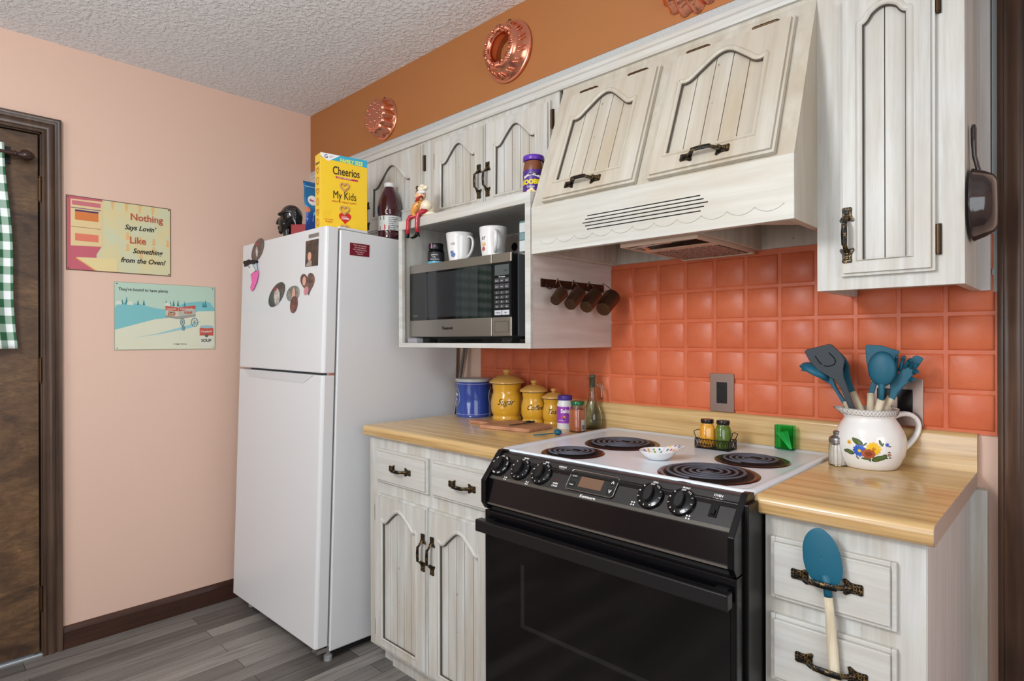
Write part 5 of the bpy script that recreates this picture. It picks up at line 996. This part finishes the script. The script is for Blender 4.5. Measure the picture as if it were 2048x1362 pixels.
for i in range(9): b.tube([(X1-.010+.0007*i, Y0+.004+.0008*(i % 4), Z0+.002), (X0+.006+.0035*i, Y0+.004+.0010*(i % 4), Z0+.045+.001*i)], .0009, 6)
b.obj('toothpicks', mat('toothpick', (226, 222, 190), .6), t)

# ------------------------------------------------------------ right counter
c = (-.4555, 1.681); t = thing('salt_shaker', 'glass salt shaker with a metal top in front of the flowered pitcher', 'shaker', (c[0], c[1], ZB))
fl = lambda a, q: 1+.03*math.cos(12*a)
b = MB(); b.lathe([(.0185, z), (.0215, z+.002), (.0215, z+.045), (.0195, z+.055), (.0195, z+.060), (.0175, z+.060), (.0175, z+.053), (.0195, z+.044), (.0195, z+.005), (0, z+.004)], (c[0], c[1], 0), 72, fn=fl); b.obj('glass', GLASS, t, smooth=60)
b = MB(); b.lathe([(.018, z+.0045), (.0192, z+.006), (.0192, z+.044), (.017, z+.053), (0, z+.053)], (c[0], c[1], 0), 40); b.obj('salt', mat('salt', (236, 228, 218), .9), t, smooth=50)
b = MB(); b.lathe([(.0208, z+.058), (.0215, z+.060), (.0205, z+.063), (.0215, z+.066), (.0205, z+.069), (.0195, z+.072), (.011, z+.077), (.0105, z+.079), (.0115, z+.081), (.0115, z+.087), (.009, z+.0885), (0, z+.089)], (c[0], c[1], 0), 40); b.obj('screw_top', mat('dull_steel', (150, 148, 146), .3, .9), t, smooth=50)
# pitcher
c = (-.393, 1.722); t = thing('ceramic_pitcher', 'white ceramic pitcher painted with flowers, filled with teal utensils', 'pitcher', (c[0], c[1], ZB))
ra_ = math.atan2(R0.y, R0.x); sa = ra_+PI
PR = [(.056, 0), (.061, .003), (.068, .015), (.0765, .036), (.0800, .056), (.0790, .076), (.0730, .096), (.0630, .114), (.0565, .124), (.0565, .129), (.0605, .134), (.0640, .146), (.0645, .1485)]
def pradius(q):
    for (r0, z0_), (r1, z1_) in zip(PR, PR[1:]):
        if z0_ <= q <= z1_: return r0+(r1-r0)*(q-z0_)/(z1_-z0_)
    return PR[-1][0]
def spout(a, zz):
    q = zz-ZB; k = max(0, (q-.118)/.03)**1.3; dlt = math.atan2(math.sin(a-sa), math.cos(a-sa)); return 1+.42*k*math.exp(-(dlt/.42)**2)
inner = [(.0615, .1480), (.0605, .144), (.0530, .130), (.0530, .122), (.0690, .096), (.0760, .056), (.064, .015), (0, .010)]
b = MB(); b.lathe([(r_, ZB+q) for r_, q in PR]+[(r_, ZB+q) for r_, q in inner], (c[0], c[1], 0), 72, fn=spout)
for v in b.bm.verts:
    q = v.co.z-ZB
    if q > .125: dlt = math.atan2(v.co.y-c[1], v.co.x-c[0])-sa; dlt = math.atan2(math.sin(dlt), math.cos(dlt)); v.co.z += .005*(q-.125)/.023*math.exp(-(dlt/.5)**2)
b.obj('body', CERW, t, smooth=60)
e_ = Vector((math.cos(ra_), math.sin(ra_), 0)); P0 = Vector((c[0], c[1], ZB))
b = MB(); b.tube([P0+e_*q[0]+up*q[1] for q in ((.052, .122), (.068, .131), (.088, .135), (.108, .131), (.123, .116), (.126, .098), (.118, .076), (.100, .056), (.084, .043), (.070, .036))], [.010, .0092, .0088, .0085, .0085, .0085, .0085, .0088, .0095, .011], 14, flat=.8); b.obj('handle', CERW, t, smooth='all', sub=1)
def ps(a, q, off=.0006): r_ = pradius(q)*spout(camang(c)+a, ZB+q)+off; A = camang(c)+a; return Vector((c[0]+r_*math.cos(A), c[1]+r_*math.sin(A), ZB+q))
def pdab(cx, cz, w_, h_, rot, m, nm='petal', n=10, off=.0006, tip=0):
    b = MB(); pts = []
    for i in range(n):
        q = 2*PI*i/n; ex, ez = w_*math.cos(q)*(1-tip*math.sin(q)), h_*math.sin(q); x, zz = ex*math.cos(rot)-ez*math.sin(rot), ex*math.sin(rot)+ez*math.cos(rot); pts.append(ps((cx+x)/.079, cz+zz, off))
    ce = b.bm.verts.new(ps(cx/.079, cz, off+.0002)); rg = [b.bm.verts.new(p) for p in pts]
    for i in range(n): b.bm.faces.new((ce, rg[i], rg[(i+1) % n]))
    return b.obj(nm, m, t)
BL = mat('flower_blue', (50, 96, 190), .25); YE = mat('flower_yellow', (238, 190, 40), .25); RU = mat('flower_rust', (168, 88, 56), .25); LG = mat('leaf_green', (86, 108, 52), .25); DK = mat('leaf_dark', (40, 52, 36), .3)
def daisy(cx, cz, r_, m, n, mc, nm):
    for i in range(n): a = 2*PI*i/n; pdab(cx+r_*.6*math.cos(a), cz+r_*.6*math.sin(a), r_*.24, r_*.45, a-PI/2, m, nm)
    pdab(cx, cz, r_*.26, r_*.26, 0, mc, 'flower_centre', off=.0010)
for cx, cz, w_, h_, rot in ((-.026, .071, .007, .013, 1.1), (-.034, .074, .004, .008, .6), (-.046, .044, .006, .012, 1.3), (-.056, .045, .004, .006, 1.5), (.018, .033, .007, .015, -1.2), (.030, .037, .006, .010, -.8), (-.008, .031, .003, .012, 1.5), (.022, .073, .003, .007, .3), (.027, .068, .002, .005, -.5), (-.010, .067, .002, .006, -.8), (-.028, .032, .002, .005, .7), (.0, .027, .0018, .004, .9)):
    pdab(cx, cz, w_, h_, rot, DK, 'leaf_outline', off=.0004); pdab(cx, cz, w_*.75, h_*.82, rot, LG, 'leaf', off=.0007)
daisy(-.022, .050, .015, BL, 12, YE, 'blue_petal'); daisy(.008, .057, .016, YE, 12, mat('flower_gold', (200, 130, 30), .3), 'yellow_petal')
for i in range(9): a = 2*PI*i/9; pdab(-.003+.010*math.cos(a), .044+.007*math.sin(a), .0055, .0052, a, RU, 'rust_petal', off=.0009)
pdab(-.003, .044, .008, .006, 0, mat('rust_dark', (136, 62, 44), .3), 'flower_centre', off=.0013)
daisy(-.046, .068, .006, YE, 6, RU, 'small_petal'); daisy(.037, .068, .005, BL, 7, BL, 'small_petal'); daisy(.043, .043, .005, mat('flower_rose', (150, 50, 50), .3), 5, YE, 'small_petal')
for x, q in ((.042, .05), (.046, .036), (.038, .035), (.043, .064)): pdab(x, q, .0015, .0035, x*40, DK, 'leaf')
b = MB()
for q0_, q1_ in ((.1335, .0008), (.1475, .0008)): 
    b.tube([ps(-2.2+4.4*i/60, q0_, .0002)+Vector((0, 0, 0)) for i in range(61)], .0004, 5)
for i in range(32): a = -2.1+4.2*i/32; b.tube([ps(a, .1345, .0003), ps(a+.066, .1405, .0003), ps(a+.131, .1465, .0003)], .00028, 4).tube([ps(a+.131, .1345, .0003), ps(a+.066, .1405, .0003), ps(a, .1465, .0003)], .00028, 4)
o = b.obj('rim_pattern', mat('pattern_ink', (50, 54, 60), .4), t)
for v in o.data.vertices:
    q = v.co.z; dlt = math.atan2(v.co.y, v.co.x)-sa; dlt = math.atan2(math.sin(dlt), math.cos(dlt)); v.co.z += .005*max(0, q-.125)/.023*math.exp(-(dlt/.5)**2)

# utensils: flat outlines given in real x, z at their own depth, each with thickness
def uten(nm, lb, cat, outline, y, m, hxy=None, th=.005, lean=0, hole=None, hm=BEECH):
    t = thing(nm, lb, cat, (c[0], c[1]-.0, ZB+.012), 'utensils in the pitcher')
    top = max(q[1] for q in outline)
    def yy(zz): return y+lean*(zz-1.06)
    if outline:
        b = MB(); n = len(outline); f0 = [b.bm.verts.new((x, yy(zz)-th/2, zz)) for x, zz in outline]; f1 = [b.bm.verts.new((x, yy(zz)+th/2, zz)) for x, zz in outline]
        b.bm.faces.new(f0); b.bm.faces.new(f1[::-1])
        for i in range(n): b.bm.faces.new((f0[i], f0[(i+1) % n], f1[(i+1) % n], f1[i]))
        b.obj('head', m, t, bevel=.0016, seg=3, smooth=50)
    if hxy:
        (xa, za), r_ = hxy
        bx_, by_ = c[0]+(c[0]-xa)*.45, c[1]+(c[1]-y)*.2
        b = MB(); b.tube([(xa, yy(za), za+.004), (xa+(bx_-xa)*.3, y+(by_-y)*.3, za-.04), (bx_, by_, ZB+.014)], [r_, r_*1.05, r_*.8], 14); b.obj('wooden_handle', hm, t, smooth='all')
    return t
turner = [(-.542, 1.206), (-.536, 1.212), (-.481, 1.227), (-.473, 1.224), (-.453, 1.203), (-.444, 1.186), (-.448, 1.162), (-.447, 1.143), (-.438, 1.116), (-.424, 1.07), (-.415, 1.045), (-.428, 1.043), (-.439, 1.072), (-.453, 1.11), (-.466, 1.132), (-.488, 1.145), (-.509, 1.157), (-.53, 1.182)]
tt_ = uten('slotted_turner', 'dark slate slotted turner leaning left in the flowered pitcher', 'utensil', turner, 1.700, SLATE, ((-.420, 1.048), .0055), hm=SLATE)
for pts in (((-.515, 1.195), (-.504, 1.178), (-.498, 1.173)), ((-.481, 1.204), (-.468, 1.190), (-.4655, 1.182), (-.468, 1.1735), (-.481, 1.1685), (-.493, 1.169))):
    b = MB(); b.tube([(x, 1.6973, q) for x, q in pts], .0014, 6); b.obj('slot', mat('slot_black', (8, 8, 8), .9), tt_)
def bowl_head(nm, lb, cx, cz, rx, rz, y, tilt, m, hxy, neck):
    t = thing(nm, lb, 'utensil', (c[0], c[1], ZB+.012), 'utensils in the pitcher')
    M_ = TX((cx, y, cz)) @ RY(tilt); b = MB()
    def s_(u, v): a = 2*PI*u; r_ = v; return M_ @ Vector((rx*r_*math.cos(a), -.012*(1-r_*r_)**.5 if r_ < 1 else 0, rz*r_*math.sin(a)))
    b.grid(s_, 32, 10, wrapu=True); o = b.obj('head', m, t, smooth='all', solid=.003, solidoff=0)
    b = MB(); b.tube(neck, [.009, .008, .0065, .006][:len(neck)], 12); b.obj('neck', m, t, smooth='all')
    (xa, za), r_ = hxy; ya = neck[-1][1]
    b = MB(); b.tube([(xa, ya, za+.004), (xa+(c[0]-xa)*.5, ya+(c[1]-ya)*.3, za-.05), (c[0]+(c[0]-xa)*.4, c[1], ZB+.014)], [r_, r_*1.05, r_*.8], 14); b.obj('wooden_handle', BEECH, t, smooth='all'); return t
bowl_head('serving_spoon', 'teal solid spoon standing upright at the front of the pitcher', -.3585, 1.166, .0300, .042, 1.690, 0, TEAL, ((-.3605, 1.086), .0088), [(-.3585, 1.694, 1.142), (-.3595, 1.69, 1.125), (-.360, 1.69, 1.105), (-.3605, 1.69, 1.086)])
lad = [(-.56, 1.153), (-.555, 1.161), (-.536, 1.172), (-.517, 1.165), (-.488, 1.147), (-.480, 1.138), (-.47, 1.11), (-.45, 1.078), (-.446, 1.069), (-.457, 1.069), (-.46, 1.077), (-.472, 1.098), (-.485, 1.119), (-.505, 1.13), (-.532, 1.150)]
tl = uten('ladle', 'teal ladle with its bowl turned down at the left of the pitcher', 'utensil', lad, 1.727, TEAL, ((-.451, 1.072), .0075), .010)
b = MB(); Ml = TX((-.525, 1.722, 1.148)) @ RY(.48)
b.grid(lambda u, v: Ml @ Vector((.040*v*math.cos(2*PI*u), .034*v*math.sin(2*PI*u), .024*(1-v*v)**.5 if v < 1 else 0)), 28, 8, wrapu=True); b.obj('ladle_bowl', TEAL, tl, smooth='all', solid=.0025)
tsl = uten('slotted_spoon', 'teal slotted spoon half hidden behind the slate turner', 'utensil', [(-.474, 1.199), (-.464, 1.201), (-.454, 1.188), (-.446, 1.169), (-.443, 1.138), (-.431, 1.096), (-.442, 1.092), (-.455, 1.118), (-.461, 1.14), (-.468, 1.18)], 1.747, TEAL, ((-.4375, 1.096), .0088), .009)
b = MB()
for q in (0, 1, 2): b.tube([(-.4635+q*.0035, 1.7420, 1.150+q*.002), (-.462+q*.004, 1.7420, 1.175)], .0009, 6)
b.obj('slot', mat('slot_black', (8, 8, 8), .9), tsl)
uten('wide_turner', 'broad teal turner standing at the back of the pitcher', 'utensil', [(-.41, 1.22), (-.406, 1.225), (-.375, 1.223), (-.335, 1.209), (-.335, 1.204), (-.343, 1.185), (-.363, 1.16), (-.38, 1.135), (-.387, 1.113), (-.392, 1.092), (-.404, 1.094), (-.4, 1.115), (-.395, 1.132), (-.403, 1.156), (-.408, 1.181)], 1.755, TEAL, ((-.398, 1.094), .0085), .006)
ts = uten('pasta_server', 'teal pasta server with claw prongs at the right of the pitcher', 'utensil', [(-.347, 1.133), (-.333, 1.149), (-.322, 1.163), (-.309, 1.171), (-.3, 1.169), (-.297, 1.156), (-.309, 1.132), (-.32, 1.121), (-.329, 1.108), (-.3385, 1.087), (-.350, 1.087), (-.346, 1.112)], 1.716, TEAL, ((-.345, 1.089), .0088), .009)
b = MB()
for x0_, z0_, x1_, z1_, y_ in ((-.335, 1.15, -.331, 1.197, 1.702), (-.326, 1.16, -.315, 1.196, 1.698), (-.316, 1.168, -.301, 1.19, 1.695), (-.304, 1.168, -.292, 1.178, 1.694), (-.298, 1.155, -.288, 1.162, 1.696), (-.306, 1.137, -.296, 1.143, 1.697)):
    b.tube([(x0_, 1.714, z0_), ((x0_+x1_)/2, 1.712, (z0_+z1_)/2+.004), (x1_, y_+.006, z1_), (x1_+.004, y_-.010, z1_-.003)], [.0048, .0042, .0038, .002], 8)
b.obj('prongs', TEAL, ts, smooth='all')
uten('spatula', 'narrow teal spatula leaning out to the right of the pitcher', 'utensil', [(-.308, 1.189), (-.3, 1.198), (-.294, 1.199), (-.282, 1.193), (-.283, 1.187), (-.297, 1.163), (-.315, 1.133), (-.328, 1.112), (-.333, 1.101), (-.343, 1.088), (-.352, 1.09), (-.337, 1.116), (-.319, 1.16)], 1.738, TEAL, ((-.350, 1.091), .0078), .007)

# spoon spatula hung through the drawer pulls
t = thing('spoon_spatula', 'teal spoon spatula with a pale wooden handle tucked into the drawer pulls', 'utensil', (-.346, 1.232, .60))
def sp(u, v):
    a = 2*PI*u; zz = .821+.055*v*math.sin(a); w_ = .034*(1-.18*math.sin(a)) if math.sin(a) < 0 else .034*(1-.10*math.sin(a)**3); x = -.362+w_*v*math.cos(a)-.02*(0) + .012*(-(zz-.821)/.055)*.5
    return Vector((x, 1.2285-.004*(1-v*v)+.004, zz))
b = MB(); b.grid(sp, 40, 8, wrapu=True); b.obj('head', TEAL, t, smooth='all', solid=.004, bevel=.001)
b = MB(); b.tube([(-.3565, 1.2325, .79), (-.3530, 1.2335, .766), (-.3515, 1.2335, .748)], [.011, .0078, .0078], 14, flat=.8, up=(0, 1, 0)); b.obj('neck', TEAL, t, smooth='all')
b = MB(); b.tube([(-.3515, 1.2335, .7485), (-.3495, 1.2335, .72), (-.345, 1.2335, .66), (-.3405, 1.2335, .60), (-.338, 1.2335, .555), (-.3375, 1.2335, .550)], [.0078, .0085, .0098, .0098, .0085, .004], 16, flat=.8, up=(0, 1, 0)); b.obj('wooden_handle', BEECH, t, smooth='all')

# ------------------------------------------------------------ tin signs on the left wall
def YZM(y, z, off=.0): return frame((XL+.0054+off, y, z), (0, 1, 0), (0, 0, 1))
def ypatch(t, pts, nm, m, off=.0042): b = MB(); b.prism([(XL+off, y, z) for y, z in pts], (.0003, 0, 0)); return b.obj(nm, m, t)
SG = mat('sign_cream', (206, 204, 166), .4); _n = noise(SG, coords(SG), 14, 4); setc(SG, ramp(SG, _n, 'Fac', [(.35, (214, 200, 150)), (.6, (200, 204, 170)), (.8, (206, 206, 182))]).outputs[0])
t = thing('tin_sign', 'cream and pink tin sign about something from the oven, upper of the two', 'sign', (XL+.003, .673, 1.68))
MB().box(XL+.0005, XL+.0035, .482, .865, 1.529, 1.833).obj('plate', mat('rusty_edge', (92, 72, 58), .5), t, bevel=.001)
MB().box(XL+.0035, XL+.0040, .4855, .8615, 1.5325, 1.8295).obj('printed_face', SG, t)
ypatch(t, [(.4855, 1.8295), (.606, 1.8295), (.606, 1.64), (.585, 1.60), (.585, 1.5325), (.4855, 1.5325)], 'pink_field', mat('sign_pink', (190, 92, 108), .45))
ypatch(t, [(.4975, 1.818), (.606, 1.822), (.606, 1.634), (.4975, 1.628)], 'printed_oven', mat('sign_oven', (218, 196, 146), .45), .0045)
for y0_, y1_, z0_, z1_, cc in ((.502, .600, 1.795, 1.813, (196, 110, 120)), (.512, .592, 1.735, 1.770, (206, 120, 60)), (.512, .592, 1.650, 1.680, (216, 120, 96)), (.499, .600, 1.782, 1.785, (96, 60, 110)), (.499, .600, 1.705, 1.707, (140, 90, 90)), (.512, .592, 1.770, 1.777, (70, 50, 96))): ypatch(t, [(y0_, z0_), (y1_, z0_), (y1_, z1_), (y0_, z1_)], 'oven_panel', mat('op_%d_%d' % (cc[0], cc[1]), cc, .45), .0048)
ypatch(t, [(.516, 1.582), (.66, 1.59), (.66, 1.5325), (.585, 1.5325)], 'printed_table', mat('sign_table', (220, 204, 150), .45), .0048); ypatch(t, [(.516, 1.582), (.585, 1.5325), (.578, 1.5325), (.514, 1.578)], 'table_edge', mat('sign_table_edge', (222, 160, 90), .45), .0051)
for i in range(4): 
    y = .636+i*.05; ypatch(t, [(y, 1.828), (y+.014, 1.828), (y+.009, 1.795), (y+.004, 1.795)], 'printed_motif', mat('sign_motif', (220, 178, 116), .5), .0042)
for y, z_ in ((.69, 1.675), (.74, 1.66), (.79, 1.66), (.69, 1.625), (.74, 1.60), (.845, 1.66), (.79, 1.625)): ypatch(t, [(y, z_), (y+.014, z_), (y+.010, z_+.03), (y+.003, z_+.03)], 'printed_motif', mat('sign_motif', (220, 178, 116), .5), .0042)
SR = mat('sign_red_ink', (178, 84, 64), .5)
text('Nothing', YZM(.706, 1.762), .041, SR, t, bold=.0007, sx=.93); text('Like', YZM(.703, 1.661), .041, SR, t, bold=.0007, sx=.93)
for s, y, z_, sz in (("Says Lovin'", .685, 1.719, .028), ('Something', .715, 1.6195, .028), ('from the Oven!', .670, 1.577, .028)): text(s, YZM(y, z_), sz*1.06, INK, t, shear=.3, bold=.0005, sx=.9)
for y, z_ in ((.490, 1.825), (.857, 1.825), (.490, 1.537), (.857, 1.537)): 
    b = MB(); b.lathe([(.0028, 0), (.0022, .001), (0, .0013)], seg=12, M=frame((XL+.004, y, z_), (0, 1, 0), (0, 0, 1))); b.obj('nail_head', BRONZE, t)
t = thing('tin_sign', 'pale blue tin sign with a soup wagon in the snow, lower of the two', 'sign', (XL+.003, .85, 1.345))
MB().box(XL+.0005, XL+.0035, .647, 1.0525, 1.2005, 1.4925).obj('plate', mat('sign_edge', (150, 160, 140), .5), t, bevel=.0008)
MB().box(XL+.0035, XL+.0039, .649, 1.0505, 1.2025, 1.4905).obj('printed_sky', mat('sign_sky', (178, 204, 186), .45), t)
hill = [(.649, 1.2025), (1.0505, 1.2025), (1.0505, 1.388)]+[(1.0505-.4015*i/20, 1.398+.012*math.sin(i*.42+.4)+(.012 if i < 8 else -.006)) for i in range(1, 20)]+[(.649, 1.383)]
ypatch(t, hill, 'printed_hill', mat('sign_teal', (120, 186, 190), .45), .0041)
ypatch(t, [(.649, 1.2025), (1.0505, 1.2025), (1.0505, 1.380), (.98, 1.376), (.90, 1.35), (.80, 1.335), (.72, 1.31), (.649, 1.287)], 'printed_snow', mat('sign_snow', (212, 214, 190), .45), .0044)
for y, s in ((.692, 1.2), (.735, .7), (.757, .8), (.862, .7), (.875, .9), (.893, 1.0), (.921, .8), (1.0, .8), (1.010, 1.2), (.676, .7), (.664, .6), (.845, .8)): ypatch(t, [(y-.006*s, 1.396), (y+.006*s, 1.396), (y+.003*s, 1.408), (y, 1.402+.024*s), (y-.003*s, 1.408)], 'printed_tree', mat('sign_tree', (56, 132, 140), .45), .0046)
for y in (.663, .705, .850): ypatch(t, [(y-.012, 1.395), (y+.012, 1.395), (y+.012, 1.405), (y, 1.413), (y-.012, 1.405)], 'printed_house', mat('sign_house', (206, 216, 202), .45), .0048)
ypatch(t, [(.70, 1.25), (.83, 1.272), (.95, 1.30), (.99, 1.33), (.90, 1.30), (.80, 1.27)], 'printed_shadow', mat('sign_shadow', (150, 196, 200), .45), .0047)
WG = mat('wagon_grey', (150, 150, 140), .45); CRM = mat('crate_cream', (206, 196, 170), .45); REDC = mat('crate_red', (190, 84, 66), .45)
ypatch(t, [(.842, 1.345), (.897, 1.338), (.967, 1.352), (.967, 1.368), (.897, 1.352), (.842, 1.358)], 'printed_wagon', WG, .0048); ypatch(t, [(.842, 1.396), (.894, 1.391), (.894, 1.350), (.843, 1.354)], 'printed_crate', CRM, .0052); ypatch(t, [(.894, 1.391), (.966, 1.403), (.966, 1.362), (.894, 1.350)], 'printed_crate', mat('crate_grey', (176, 176, 164), .45), .0052)
ypatch(t, [(.842, 1.396), (.894, 1.391), (.894, 1.374), (.842, 1.377)], 'crate_band', REDC, .0055); ypatch(t, [(.896, 1.391), (.966, 1.403), (.966, 1.388), (.896, 1.374)], 'crate_band', REDC, .0055)
text("Campbell's", YZM(.845, 1.380, .0014), .010, WHITEI, t, shear=.3, sx=.9); text("Campbell's", YZM(.900, 1.381, .0014), .013, WHITEI, t, shear=.3, sx=.95); text('TOMATO', YZM(.851, 1.366, .0012), .007, INK, t, bold=.0002); text('SOUP', YZM(.850, 1.3535, .0012), .015, REDC, t, bold=.0005, sx=.85); text('SOUP', YZM(.918, 1.364, .0012), .014, REDC, t, bold=.0005, sx=.95)
for y, z_, a_, h_ in ((.911, 1.325, .008, .017), (.962, 1.325, .014, .020), (.915, 1.297, .006, .010)):
    b = MB(); b.tube([(XL+.0050, y+a_*math.cos(q), z_+h_*math.sin(q)) for q in [i*PI/10 for i in range(20)]], .0016, 6, closed=True)
    for q in range(4): b.tube([(XL+.005, y+a_*math.cos(q*PI/4), z_+h_*math.sin(q*PI/4)), (XL+.005, y-a_*math.cos(q*PI/4), z_-h_*math.sin(q*PI/4))], .0008, 5)
    b.obj('printed_wheel', mat('wheel_blue', (86, 130, 140), .45), t)
ypatch(t, [(.984, 1.306), (1.044, 1.306), (1.044, 1.222), (1.034, 1.214), (.994, 1.214), (.984, 1.222)], 'printed_can', mat('can_white', (214, 216, 200), .45), .0052); ypatch(t, [(.984, 1.300), (1.044, 1.300), (1.044, 1.264), (.984, 1.264)], 'can_band', REDC, .0056)
ypatch(t, [(1.014+.030*math.cos(q), 1.305+.007*math.sin(q)) for q in [i*PI/10 for i in range(20)]], 'can_top', mat('can_top', (150, 186, 196), .4), .0058); ypatch(t, [(1.014+.008*math.cos(q), 1.264+.008*math.sin(q)) for q in [i*PI/8 for i in range(16)]], 'can_seal', mat('can_seal', (90, 92, 96), .4), .0060)
text("Campbell's", YZM(.9865, 1.279, .0018), .0135, WHITEI, t, shear=.3, sx=.86); text('SOUP', YZM(.990, 1.234, .0014), .021, INK, t, bold=.0003, sx=.85)
text("They're bound to have plenty", YZM(.662, 1.4555), .0185, INK, t, sx=.86); text("it's simple. Tote a can.", YZM(.874, 1.223), .0085, INK, t, sx=.72)
for y, z_ in ((.657, 1.484), (1.042, 1.484), (.657, 1.209), (1.044, 1.209)):
    b = MB(); b.lathe([(.0026, 0), (.002, .001), (0, .0012)], seg=12, M=frame((XL+.0039, y, z_), (0, 1, 0), (0, 0, 1))); b.obj('nail_head', BLACKS, t)
